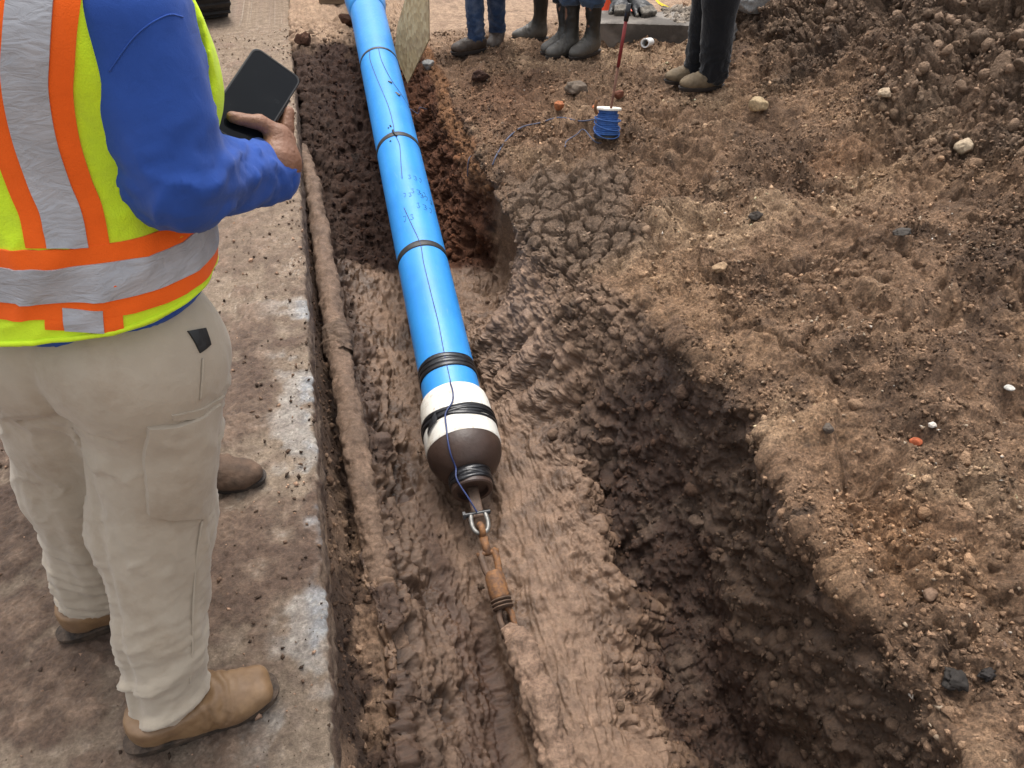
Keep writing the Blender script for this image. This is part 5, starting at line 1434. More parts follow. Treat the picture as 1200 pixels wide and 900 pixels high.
# ================================================================== the man in the vest
def build_main():
    root = empty("person", W(-.83, .93, 0), "man in yellow and orange safety vest, blue sleeve and khaki cargo trousers holding a phone", "person")
    fA = math.radians(74) - YAW                                   # facing, mostly away from the camera
    F3 = np.array([math.cos(fA), math.sin(fA), 0]); R3 = np.array([F3[1], -F3[0], 0]); U3 = np.array([0, 0, 1.0])
    BR = np.array([R3, F3, U3])
    J = dict(hipR=W(-.606, 1.005, .86), hipL=W(-.785, 1.05, .86), kneeR=W(-.696, .955, .50), kneeL=W(-.900, 1.09, .50),
             ankR=W(-.742, .785, .10), ankL=W(-1.01, 1.055, .10), pel=W(-.690, 1.035, .93), abd=W(-.680, 1.06, 1.10), che=W(-.645, 1.108, 1.31),
             shR=W(-.478, 1.02, 1.400), shL=W(-.86, 1.14, 1.425), nk=W(-.64, 1.135, 1.49), hd=W(-.615, 1.20, 1.63),
             elR=W(-.453, .975, 1.200), wrR=W(-.385, 1.17, 1.125), elL=W(-.90, 1.28, 1.16), wrL=W(-.70, 1.44, 1.14))
    # ---- trousers
    def leg(P_, h_, k_, a_):
        m1 = h_ * .5 + k_ * .5
        d_ = smin(cone(P_, h_, k_, .122, .103), cone(P_, k_, a_ + F3 * .026, .103, .078), .06)
        return d_
    cutR, cutL = .055, .060
    def ftr(P_):
        l1 = leg(P_, J['hipR'], J['kneeR'], J['ankR']); l2 = leg(P_, J['hipL'], J['kneeL'], J['ankL'])
        l1 = smax(l1, .045 - P_[:, 2] + .22 * ((P_ - J['ankR'].astype(np.float32)) @ np.array([.87, .3, 0], np.float32) * .55) + .046, .004)
        l2 = smax(l2, .094 - P_[:, 2], .004)
        d_ = smin(l1, l2, .035)
        pel = ell(P_, J['pel'] + U3 * -.02, BR, (.180, .148, .15))
        for s_, hp in ((1, J['hipR']), (-1, J['hipL'])):
            pel = smin(pel, ell(P_, hp - F3 * .050 + U3 * .035 - R3 * s_ * .004, BR, (.100, .105, .115)), .05)
        d_ = smin(d_, pel, .06)
        # seat seam
        q_ = (P_ - J['pel'].astype(np.float32)) @ BR.T.astype(np.float32)
        seam = np.exp(-(q_[:, 0] / .012) ** 2) * (q_[:, 1] < .02) * sstep(.06, -.06, q_[:, 2])
        d_ = d_ + .009 * seam
        return smax(d_, P_[:, 2] - 1.05, .01)
    lo = np.minimum.reduce([J['ankL'], J['ankR'], J['pel'], J['hipR'], J['kneeL']]) - .2; hi = np.maximum.reduce([J['ankL'], J['ankR'], J['pel'], J['hipR'], J['hipL']]) + .2
    lo[2], hi[2] = .02, 1.08
    V_, F_ = grid_mesh(ftr, lo, hi, .0065, 2)
    Vn = vnormals(V_, F_)
    # folds: stacked rings low on the legs, drag lines below the seat, slack behind the knees
    q_ = (V_ - J['pel']) @ BR.T
    z_ = V_[:, 2]
    Lg = np.linalg.norm((V_ - J['ankR'])[:, :2], axis=1) < np.linalg.norm((V_ - J['ankL'])[:, :2], axis=1)
    n1 = fbm(V_, 5, 3, 31); n2 = fbm(V_, 13, 3, 32)
    def rid(x): return 1 - np.abs(np.sin(x)) * 1.0
    ph = z_ * 46 + 5.5 * n1 + q_[:, 0] * 9 * np.where(Lg, 1, -1) + q_[:, 1] * 7
    low = sstep(.46, .12, z_)
    sl = np.stack([V_[:, 0], V_[:, 1], V_[:, 2] + .35 * q_[:, 0] * np.where(Lg, -1, 1) + .2 * q_[:, 1]], 1)
    fr = np.clip(fbm(sl * np.array([4.5, 4.5, 17]), 1.0, 3, 131, .45, ridged=True) - .05, -.3, 1)
    fr2 = np.clip(fbm(V_ * np.array([13, 13, 3.2]), 1.0, 2, 132, .45, ridged=True) - .1, -.3, 1)
    fold = (.019 * fr * sstep(.50, .10, z_) + .008 * fr2 * sstep(.75, .35, z_))
    ph2 = z_ * 30 - q_[:, 0] * 26 * np.where(Lg, -1, 1) + 6 * n1 + 2 * n2
    kn = np.exp(-((z_ - .53) / .12) ** 2)
    fold += (rid(ph2) ** 3 - .28) * .006 * kn * np.clip(n2 + .6, 0, 1.3)
    ph3 = z_ * 22 + np.abs(q_[:, 0]) * 34 + 5 * n1
    th_ = np.exp(-((z_ - .76) / .07) ** 2) * (q_[:, 1] < .05)
    fold += (rid(ph3) ** 3 - .28) * .014 * th_ * np.clip(n1 + .6, 0, 1.3)
    fold += .0045 * fbm(V_ * np.array([1, 1, .45]), 11, 3, 33) + .0012 * fbm(V_, 45, 2, 34)
    fold += -.008 * np.exp(-((z_ - .80 + .35 * np.abs(q_[:, 0] - .02) - .03) / .010) ** 2) * (q_[:, 1] < -.02) * (np.abs(q_[:, 0]) < .10)   # under the seat
    fold *= .35 + .65 * sstep(.07, .13, z_)
    V_ = V_ + Vn * fold[:, None]
    M_khaki = fabric("khaki_cotton", (.46, .39, .30), .10, dirt=(.26, .19, .125), weave=900, wrd=.004)
    trousers = mesh_np("trousers", V_, F_, M_khaki, root)
    bv = bvh_of(V_, F_)
    def lay(px_list, widths, name, mat, parent, lift, thick, ncol=9):
        """strip on the trousers through points given on its centre line (world), outward = away from the leg axis"""
        return None
    # where on the trousers does a sight line from the photographer's place land
    def hit(px, py, bvh=bv):
        d_ = PX(px, py, d=1.0) - np.array([0, 0, CAM_H]); d_ /= np.linalg.norm(d_)
        h_ = bvh.ray_cast(Vector((0, 0, CAM_H)), Vector(d_), 6)
        return (np.array(h_[0]), np.array(h_[1])) if h_[0] is not None else (None, None)
    def side_patch(corners, nu, nv, lift, thick, name, parent, bulge=0.0, mat=None, bvh=bv):
        """quad patch between four points on the cloth, laid over it"""
        c = [hit(*q_, bvh=bvh) for q_ in corners]
        if any(a[0] is None for a in c): return None
        A, Bq, Cq, Dq = [a[0] for a in c]; nm = sum(a[1] for a in c); nm /= np.linalg.norm(nm)
        T = np.zeros((nu, nv, 3)); Bo = np.zeros((nu, nv, 3))
        for i, u in enumerate(np.linspace(0, 1, nu)):
            for j, v in enumerate(np.linspace(0, 1, nv)):
                p = (A * (1 - u) + Bq * u) * (1 - v) + (Dq * (1 - u) + Cq * u) * v
                h_ = bvh.ray_cast(Vector(p + nm * .06), Vector(-nm), .16)
                pp_ = np.array(h_[0]) if h_[0] is not None else p
                b_ = bulge * (math.sin(math.pi * u) * math.sin(math.pi * v)) ** .5
                T[i, j] = pp_ + nm * (lift + b_); Bo[i, j] = pp_ + nm * (lift - thick)
        V = np.vstack([T.reshape(-1, 3), Bo.reshape(-1, 3)])
        V[:nu * nv] += nm * (.0022 * fbm(V[:nu * nv], 28, 3, 77) )[:, None]
        g = np.arange(nu * nv).reshape(nu, nv); o2 = nu * nv
        Ft = np.stack([g[:-1, :-1], g[1:, :-1], g[1:, 1:], g[:-1, 1:]], -1).reshape(-1, 4)
        if np.cross(T[1, 0] - T[0, 0], T[0, 1] - T[0, 0]) @ nm < 0: Ft = Ft[:, ::-1]
        rim = list(g[0, :]) + list(g[1:, -1]) + list(g[-1, -2::-1]) + list(g[-2:0:-1, 0])
        Fr = np.array([(rim[k], rim[(k + 1) % len(rim)], rim[(k + 1) % len(rim)] + o2, rim[k] + o2) for k in range(len(rim))])
        o = mesh_np(name, V, np.vstack([Ft, Fr]), mat or M_khaki, parent)
        o.data.set_sharp_from_angle(angle=math.radians(55))
        return o
    pk = side_patch([(172, 500), (256, 470), (246, 596), (172, 601)], 26, 26, .009, .014, "cargo_pocket", trousers, .010)
    side_patch([(170, 497), (263, 466), (260, 520), (176, 540)], 24, 14, .022, .014, "pocket_flap", trousers, .005)
    side_patch([(200, 486), (262, 462), (262, 472), (202, 492)], 20, 5, .0035, .006, "slit_pocket_welt", trousers, .0)
    side_patch([(219, 388), (241, 384), (246, 404), (234, 414)], 9, 9, .003, .006, "pocket_opening", trousers, 0, M_glove)
    # side seam as a fine raised cord
    seam = [hit(x, y_) for x, y_ in ((237, 420), (236, 445), (234, 468), (236, 610), (230, 650), (227, 690), (225, 730), (225, 765), (222, 800))]
    sp = [a + n_ * .002 for a, n_ in seam if a is not None]
    if len(sp) > 5:
        MB().tube(spline(sp[:3], 6), .0022, 6).build("side_seam", M_khaki, trousers, smooth=True)
        MB().tube(spline(sp[3:], 6), .0022, 6).build("side_seam", M_khaki, trousers, smooth=True)
    # ---- boots
    tan = NT("tan_leather")
    a_ = tan.n("Attribute", attribute_name="hgt"); n_ = tan.noise(22, 6, .6); n2_ = tan.noise(8, 4)
    c_ = tan.ramp(n_.outputs[0], [(.3, (.15, .082, .036)), (.7, (.27, .165, .082))])
    mu = tan.ramp(n2_.outputs[0], [(.48, (0, 0, 0)), (.68, (.6,) * 3)])
    tan.l(tan.mixc(mu, c_, (.17, .105, .065)), tan.b.inputs["Base Color"]); tan.b.inputs["Roughness"].default_value = .55
    tan.setn(tan.bump(n_.outputs[0], .002))
    M_sole = simple("muddy_sole", (.10, .066, .043), .8, var=.8, scale=45, bump=.003)
    for nm, side, ang in (("ankR", 1, math.radians(27) - YAW), ("ankL", -1, math.radians(34) - YAW)):
        bt_ = boot(root, J[nm] , .006, ang, .315, 'square', (tan.m, M_sole), seed=5 + side, vox=.005)
        fx = np.array([math.cos(ang), math.sin(ang), 0]); o_ = np.array([J[nm][0], J[nm][1], .006]) - fx * .07
        fy = np.array([-fx[1], fx[0], 0])
    # ---- shirt: body and both sleeves
    def ftorso(P_, g=0.0):
        d_ = ell(P_, J['abd'] - U3 * .03, BR, (.192 + g, .162 + g, .20 + g))
        d_ = smin(d_, ell(P_, J['pel'] + U3 * .01, BR, (.172 + g, .148 + g, .13 + g)), .06)
        d_ = smin(d_, ell(P_, J['che'], BR, (.215 + g, .164 + g, .19 + g)), .08)
        d_ = smin(d_, cone(P_, J['shR'] - R3 * .03, J['shL'] + R3 * .03, .075 + g, .075 + g), .06)
        return d_
    def arm(P_, s_, e_, w_, r=(.076, .062, .043)):
        m_ = w_ + (w_ - e_) * .0
        return smin(cone(P_, s_, e_, r[0], r[1]), cone(P_, e_, m_, r[1] * .97, r[2]), .03)
    def fshirt(P_):
        d_ = smax(ftorso(P_), .976 - P_[:, 2] - .0, .006)
        d_ = smin(d_, cone(P_, J['nk'] - U3 * .06, J['nk'] + U3 * .0, .085, .065), .03)
        d_ = smin(d_, arm(P_, J['shR'], J['elR'], J['wrR']), .045)
        d_ = smin(d_, arm(P_, J['shL'], J['elL'], J['wrL']), .045)
        for e_, w_ in ((J['elR'], J['wrR']), (J['elL'], J['wrL'])):
            ax_ = (w_ - e_) / np.linalg.norm(w_ - e_)
            near = np.linalg.norm(P_ - w_.astype(np.float32), axis=1) < .12
            d_ = np.where(near, smax(d_, (P_ - (w_ + ax_ * .004).astype(np.float32)) @ ax_.astype(np.float32), .008), d_)
        return d_
    lo = np.minimum.reduce([J['shL'], J['elL'], J['wrL'], J['wrR'], J['elR'], J['shR']]) - .24; hi = np.maximum.reduce([J['shR'], J['wrL'], J['elL'], J['elR']]) + .24
    lo[2], hi[2] = .94, 1.60
    Vs, Fs_ = grid_mesh(fshirt, lo, hi, .0085, 2)
    Vn = vnormals(Vs, Fs_)
    def along(Vx, a, b):
        t_ = ((Vx - a) @ (b - a)) / ((b - a) @ (b - a)); return t_
    te = along(Vs, J['shR'], J['elR']); tf = along(Vs, J['elR'], J['wrR'])
    dE = np.linalg.norm(Vs - J['elR'], axis=1)
    n1 = fbm(Vs, 6, 3, 36); n2 = fbm(Vs, 16, 3, 37)
    onarm = sstep(.20, .10, np.minimum(cone(Vs.astype(np.float32), J['shR'], J['elR'], .0, .0), cone(Vs.astype(np.float32), J['elR'], J['wrR'], 0., 0.)))
    fold = (rid(tf * 10 + 6 * n1 + 3 * n2) ** 3 - .28) * .006 * onarm * sstep(-.15, .35, tf)
    fold += (rid(te * 9 + 14 * ((Vs - J['elR']) @ F3) + 4 * n1) ** 2 - .35) * .0075 * onarm * sstep(.5, .95, te) * sstep(.24, .10, dE)
    fold += .006 * fbm(Vs * np.array([1, 1, .5]), 8, 3, 38) * onarm + .009 * np.clip(fbm(Vs * np.array([1, 1, 1.8]), 9, 3, 138, .5, ridged=True) - .1, -.2, 1) * onarm * sstep(.4, 1.0, te)
    Vs = Vs + Vn * fold[:, None]
    M_blue_sh = fabric("blue_jersey", (.030, .088, .37), .22, weave=1100, wdist=.0005, wrd=.003, sheen=.1)
    shirt = mesh_np("shirt", Vs, Fs_, M_blue_sh, root)
    # shoulder seam of the sleeve, elbow stain
    bvs = bvh_of(Vs, Fs_)
    sm = [hit(x, y_, bvs) for x, y_ in ((128, 84), (140, 66), (155, 46), (170, 32), (186, 22), (200, 17), (214, 20))]
    sm = [a + n_ * .0005 for a, n_ in sm if a is not None]
    if len(sm) > 4: MB().tube(spline(sm, 6), .0011, 6).build("shoulder_seam", M_blue_sh, shirt, smooth=True)
    cu = J['wrR'] + (J['wrR'] - J['elR']) / np.linalg.norm(J['wrR'] - J['elR']) * -.012
    axw = (J['wrR'] - J['elR']) / np.linalg.norm(J['wrR'] - J['elR'])
    MB().lathe(cu, axw, [(-.012, .042), (-.010, .0475), (.0, .0485), (.010, .0475), (.012, .045), (.011, .041)], 32).build("cuff", M_blue_sh, shirt, smooth=True)
    # ---- vest
    HEM = .996
    def fvest(P_):
        d_ = ftorso(P_, .022)
        q_ = (P_ - J['pel'].astype(np.float32)) @ BR.T.astype(np.float32)
        flare = ell(P_, J['pel'] - U3 * .01, BR, (.200, .178, .19))
        d_ = smin(d_, flare, .05)
        hem = HEM + .020 * sstep(.06, .22, q_[:, 0]) + .006 * np.sin(q_[:, 0] * 24) 
        d_ = smax(d_, hem - P_[:, 2], .008)
        # arm holes
        for s_, sh_ in ((1, J['shR']), (-1, J['shL'])):
            a_ = sh_ + R3 * s_ * .02 - U3 * .05
            hole_ = cone(P_, a_ - U3 * .03 - F3 * .01, a_ + U3 * .09, .080, .098)
            outer = (P_ - (sh_ + R3 * s_ * .022).astype(np.float32)) @ (R3 * s_).astype(np.float32)
            d_ = smax(d_, -np.maximum(hole_, -outer - .012), .008)
        d_ = smax(d_, -cone(P_, J['nk'] + U3 * -.01 + F3 * .03, J['nk'] + U3 * .12, .088, .12), .01)
        return d_
    lo = np.minimum(J['che'], J['pel']) - .34; hi = np.maximum(J['che'], J['pel']) + .34
    lo[2], hi[2] = .95, 1.58
    Vv, Fv = grid_mesh(fvest, lo, hi, .0075, 2)
    Vn = vnormals(Vv, Fv)
    q_ = (Vv - J['pel']) @ BR.T
    n1 = fbm(Vv, 4.5, 3, 43); n2 = fbm(Vv, 12, 3, 44)
    drag = Vv[:, 2] * 30 - q_[:, 0] * 16 + 6 * n1
    fv = (rid(drag) ** 2 - .35) * .010 * np.exp(-((Vv[:, 2] - 1.10) / .07) ** 2) * np.clip(n1 + .6, 0, 1.3) + .008 * fbm(Vv * np.array([1, 1, .6]), 6, 3, 45)
    fv += .006 * np.sin(q_[:, 0] * 30 + 4 * n1) * sstep(1.0, .9, Vv[:, 2])
    Vv = Vv + Vn * fv[:, None]
    M_hi = fabric("fluorescent_yellow", (.66, .90, .030), .10, weave=420, wdist=.0012, wrd=.004, dirt=(.34, .44, .05), sheen=.1)
    vest = mesh_np("vest", Vv, Fv, M_hi, root)
    bvv = bvh_of(Vv, Fv)
    M_org = fabric("fluorescent_orange", (.92, .135, .012), .10, weave=500, wdist=.0008, wrd=.002, sheen=.1)
    t = NT("reflective_tape"); nn = t.noise(16, 5)
    t.l(t.ramp(nn.outputs[0], [(.3, (.34, .345, .365)), (.7, (.46, .465, .49))]), t.b.inputs["Base Color"])
    t.b.inputs["Roughness"].default_value = .5; t.b.inputs["Metallic"].default_value = .15
    bb = t.bump(t.noise(26, 4, .5, dist=1.2, stretch=(1, 1, 2.5)).outputs[0], .006, .6); t.setn(t.bump(t.noise(900, 2).outputs[0], .0004, .6, bb)); M_ref = t.m
    # horizontal band round the body: rows by angle, columns by height
    ctr_ = J['abd'].copy()
    def hband(zf, offs, lift, name, mat, thick=.004, n=120):
        pts, nr2, sd = [], [], []
        for a in np.linspace(0, 2 * math.pi, n + 1):
            nrm_ = R3 * math.sin(a) - F3 * math.cos(a)
            z0 = zf(a); c = np.array([ctr_[0], ctr_[1], z0])
            h_ = bvv.ray_cast(Vector(c + nrm_ * .6), Vector(-nrm_), .6)
            p = np.array(h_[0]) if h_[0] is not None else c + nrm_ * .2
            pts.append(p); nr2.append(nrm_); sd.append(U3)
        return patch_strip(bvv, pts, nr2, sd, offs, lift, thick, name, mat, vest)
    zb, _n = hit(100, 327, bvv)
    zb2, _n = hit(236, 303, bvv)
    zc = float(zb[2]); zr = float(zb2[2])
    zf = lambda a: zc + (zr - zc) * math.sin(max(0, min(a, math.pi)) / 2) ** 2 * (a < math.pi) + (0 if a < math.pi else (zr - zc) * math.sin((2 * math.pi - a) / 2) ** 2)
    hband(zf, np.linspace(-.051, .051, 10), .0035, "orange_band", M_org)
    hband(zf, np.linspace(-.0265, .0265, 7), .0055, "reflective_band", M_ref)
    # upright bands on the back: the right one follows the shoulder blade, the left one mirrors it, two more in front
    pxs = [(40, -70), (38, -20), (32, 50), (30, 100), (40, 160), (58, 215), (72, 250), (79, 291)]
    hp = [hit(x, y_, bvv) for x, y_ in pxs]
    hp = [(a, n_) for a, n_ in hp if a is not None]
    c_ = spline([a for a, _ in hp], 8)
    def vband(center, offs, lift, name, mat, thick=.004):
        tz_ = np.gradient(center, axis=0); tz_ /= np.linalg.norm(tz_, axis=1, keepdims=True)
        nn_ = []
        for p in center:
            h_ = bvv.find_nearest(Vector(p)); nv = p - np.array([J['abd'][0], J['abd'][1], p[2]]); nv /= np.linalg.norm(nv)
            n_ = np.array(h_[1]); n_ = n_ if n_ @ nv > 0 else -n_
            nn_.append(.55 * n_ + .45 * nv)
        nn_ = np.array(nn_); ker_ = np.ones(9) / 9
        nn_ = np.stack([np.convolve(np.pad(nn_[:, d_], 4, mode='edge'), ker_, 'valid') for d_ in range(3)], 1)
        nn_ /= np.linalg.norm(nn_, axis=1, keepdims=True)
        sd_ = np.cross(tz_, nn_); sd_ /= np.linalg.norm(sd_, axis=1, keepdims=True)
        return patch_strip(bvv, list(center), list(nn_), list(sd_), offs, lift, thick, name, mat, vest)
    def mirror(c, mR=False, mF=False):
        q2 = (c - J['abd']) @ BR.T
        if mR: q2[:, 0] *= -1
        if mF: q2[:, 1] *= -1
        return J['abd'] + q2 @ BR
    for mR, mF in ((0, 0), (1, 0)):
        cc_ = mirror(c_, mR, mF)
        if mR or mF:   # bring the mirrored line onto the cloth
            c2 = []
            for p in cc_:
                h_ = bvv.find_nearest(Vector(p)); c2.append(np.array(h_[0]))
            cc_ = np.array(c2)
        vband(cc_, np.linspace(-.050, .050, 10), .0030, "orange_band", M_org)
        vband(cc_, np.linspace(-.0245, .0245, 7), .0050, "reflective_band", M_ref)
    # the short upright piece between band and hem
    st_ = [hit(x, y_, bvv)[0] for x, y_ in ((97, 362), (98, 374), (100, 388))]
    if all(s_ is not None for s_ in st_):
        st_ = spline(st_, 6)
        vband(st_, np.linspace(-.050, .050, 10), .0030, "orange_band", M_org); vband(st_, np.linspace(-.0255, .0255, 7), .0050, "reflective_band", M_ref)
    # bound edge: a cord along the hem and along the right arm hole
    hp_ = []
    for a in np.linspace(0, 2 * math.pi, 90, endpoint=False):
        nrm_ = R3 * math.sin(a) - F3 * math.cos(a)
        hm = HEM + .020 * sstep(.06, .22, np.array([.2 * math.sin(a)]))[0] + .006 * math.sin(.2 * math.sin(a) * 24) + .008
        h_ = bvv.ray_cast(Vector(np.array([J['pel'][0], J['pel'][1], hm]) + nrm_ * .5), Vector(-nrm_), .5)
        if h_[0] is not None: hp_.append(np.array(h_[0]) + nrm_ * .0005)
    MB().tube(hp_, .0042, 8, closed=True).build("hem_binding", M_hi, vest, smooth=True)
    # ---- phone in the right hand
    Pc = PX(298, 118, d=1.215)
    cr = np.array([CA, -SA, 0]); cu_ = np.array([SA * SP, CA * SP, CP]); cb_ = np.array([-SA * CP, -CA * CP, SP])    # camera right, up, back
    cu_ = np.cross(cb_, cr)
    uu = .85 * cr - .52 * cu_ - .42 * cb_; uu /= np.linalg.norm(uu)
    vv = .32 * cr + .95 * cu_ - .42 * cb_; vv -= uu * (uu @ vv); vv /= np.linalg.norm(vv)
    ww = np.cross(uu, vv)
    RP = np.array([uu, vv, ww])
    ph_o = empty("phone", Pc, "black smartphone in a dark case held by the man in the vest", "phone")
    def rr_(w_, h_, r, n=7):
        pts = []
        for cx, cy, a0 in ((w_ - r, h_ - r, 0), (-w_ + r, h_ - r, 1), (-w_ + r, -h_ + r, 2), (w_ - r, -h_ + r, 3)):
            for k in range(n): a = (a0 + k / (n - 1)) * math.pi / 2; pts.append((cx + r * math.cos(a), cy + r * math.sin(a)))
        return pts
    b = MB()
    pr_ = [(-.0055, .0405, .083), (-.0045, .0425, .085), (.0035, .0425, .085), (.0052, .0415, .084), (.0052, .0395, .082)]
    Vp = []
    for z0, w_, h_ in pr_: Vp += [(x, y_, z0) for x, y_ in rr_(w_, h_, .012)]
    m_ = 28
    Fp = [(i * m_ + k, i * m_ + (k + 1) % m_, (i + 1) * m_ + (k + 1) % m_, (i + 1) * m_ + k) for i in range(4) for k in range(m_)] + [tuple(range(m_ - 1, -1, -1))]
    b.add(Pc + np.array(Vp) @ RP, Fp).build("case", simple("phone_case", (.012, .012, .013), .45, var=.2), ph_o, angle=40)
    sg = NT("phone_glass"); sg.b.inputs["Base Color"].default_value = (.006, .007, .009, 1); nzp = sg.noise(34, 4, .6); sg.l(sg.ramp(nzp.outputs[0], [(.35, (.02,) * 3), (.7, (.28,) * 3)]), sg.b.inputs["Roughness"]); sg.b.inputs["Specular IOR Level"].default_value = .17
    MB().prism(rr_(.0396, .0821, .0105), .0, .0046, RP, Pc).build("screen", sg.m, ph_o)
    for k, (a, bq, c_q) in enumerate(((.0434, .03, .010), (.0434, .005, .014))):
        MB().box(Pc + uu * a + vv * bq, (.0010, c_q, .0016), RP, .0006).build("side_button", M_tape, ph_o)
    # ---- right hand closed on the phone
    def hw(U, V, Nn_): return Pc + uu * U + vv * V + ww * Nn_
    wr = J['wrR']
    segs = [(wr - axw * .03, wr + axw * .005, .028, .028), (wr, hw(.080, -.066, -.006), .028, .030), (hw(.078, -.062, -.012), hw(.066, -.022, -.020), .028, .022), (hw(.078, -.072, -.022), hw(.060, -.048, -.036), .026, .019),
            (hw(.072, -.065, .004), hw(.058, -.040, .006), .022, .017)]
    fing = []
    for k, (V0, dv, l) in enumerate(((.006, .030, 1.0), (-.016, .010, 1.08), (-.038, -.012, 1.0), (-.058, -.034, .85))):
        a = hw(.062 - .002 * k, V0 - .004, -.018 - .004 * k); b_ = hw(.050, V0 + .016, -.024 - .003 * k); c = hw(.050 - .026 * l, dv + .004, -.0185); d_ = hw(.050 - .055 * l, dv + .006, -.0155)
        fing += [(a, b_, .0125, .0105), (b_, c, .0105, .0092), (c, d_, .0092, .0078)]
    # index finger shows past the edge of the case
    fing += [(hw(.060, .000, -.010), hw(.051, .022, -.004), .0120, .0092)]
    th = [(hw(.074, -.052, .006), hw(.058, -.034, .014), .019, .0150), (hw(.058, -.034, .014), hw(.024, -.040, .0185), .0142, .0115), (hw(.024, -.040, .0185), hw(-.012, -.056, .0135), .0112, .0088)]
    def fhand(P_):
        d_ = None
        for a, b_, r1, r2 in segs:
            x = cone(P_, a, b_, r1, r2); d_ = x if d_ is None else smin(d_, x, .022)
        for a, b_, r1, r2 in fing: d_ = smin(d_, cone(P_, a, b_, r1, r2), .005)
        t_ = None
        for a, b_, r1, r2 in th:
            x = cone(P_, a, b_, r1, r2); t_ = x if t_ is None else smin(t_, x, .006)
        d_ = smin(d_, t_, .010)
        # knuckle creases and tendons
        d_ = d_ + .0006 * np.sin(((P_ - hw(.024, -.040, .018).astype(np.float32)) @ uu.astype(np.float32)) * 900) * np.exp(-(np.linalg.norm(P_ - hw(.026, -.040, .022).astype(np.float32), axis=1) / .014) ** 2)
        # never through the phone
        bx = np.abs((P_ - Pc.astype(np.float32)) @ RP.T.astype(np.float32)) - np.array([.0428, .0852, .0058], np.float32)
        return np.maximum(d_, -(np.linalg.norm(np.maximum(bx, 0), axis=1) + np.minimum(bx.max(1), 0)))
    Vh, Fh = grid_mesh(fhand, Pc - .145, Pc + .145, .0023, 1)
    Vhn = vnormals(Vh, Fh)
    Vh = Vh + Vhn * (.0005 * fbm(Vh, 160, 2, 9) + .0012 * fbm(Vh, 38, 3, 10))[:, None]
    # ---- body under the clothes: head, neck, trunk, arms, legs, left hand
    hf, HR = head_sdf(J['hd'], F3 * .75 + R3 * .22 - U3 * .62)
    lh = hand_sdf(J['wrL'], (J['wrL'] - J['elL']), U3 * 1.0 - F3 * .2, -1, .7)
    def fbody(P_):
        d_ = ftorso(P_, -.03)
        d_ = smin(d_, cone(P_, J['nk'] - U3 * .08, J['hd'] - U3 * .03, .062, .055), .04)
        d_ = smin(d_, hf(P_), .03)
        for s_ in 'RL':
            d_ = smin(d_, arm(P_, J['sh' + s_], J['el' + s_], J['wr' + s_], (.050, .040, .027)), .03)
            d_ = smin(d_, smin(cone(P_, J['hip' + s_], J['knee' + s_], .085, .06), cone(P_, J['knee' + s_], J['ank' + s_] + U3 * .02 + F3 * .03, .055, .026), .04), .05)
        return smin(d_, lh(P_), .015)
    lo = np.minimum.reduce(list(J.values())) - .18; hi = np.maximum.reduce(list(J.values())) + .2; lo[2] = .08
    Vb, Fb_ = grid_mesh(fbody, lo, hi, .0095, 1)
    Vm, Fm = merge([(Vb, Fb_), (Vh, Fh)])
    body = mesh_np("body", Vm, Fm, M_skin, root)
    head_extras(body, J['hd'], HR)
    # thumb nail
    a, bq = th[2][0], th[2][1]
    dth = (bq - a) / np.linalg.norm(bq - a); sdh = np.cross(dth, ww); sdh /= np.linalg.norm(sdh); nh = np.cross(sdh, dth); nh = nh if nh @ ww > 0 else -nh
    nl = a + dth * .030 + nh * .0088
    Vn_ = [nl + dth * x * .0075 + sdh * y_ * .0056 * (1 - .25 * (x > 0) * x) + nh * (-.0022 * y_ * y_ - .0015 * x * x * (x > 0)) for x in np.linspace(-1, 1, 7) for y_ in np.linspace(-1, 1, 7)]
    Vn_ += [v - nh * .0012 for v in Vn_]
    MB().add(Vn_, [(i * 7 + j, i * 7 + j + 1, (i + 1) * 7 + j + 1, (i + 1) * 7 + j) for i in range(6) for j in range(6)]).build("thumb_nail", M_nail, body, smooth=True)
    return root
main_man = build_main()

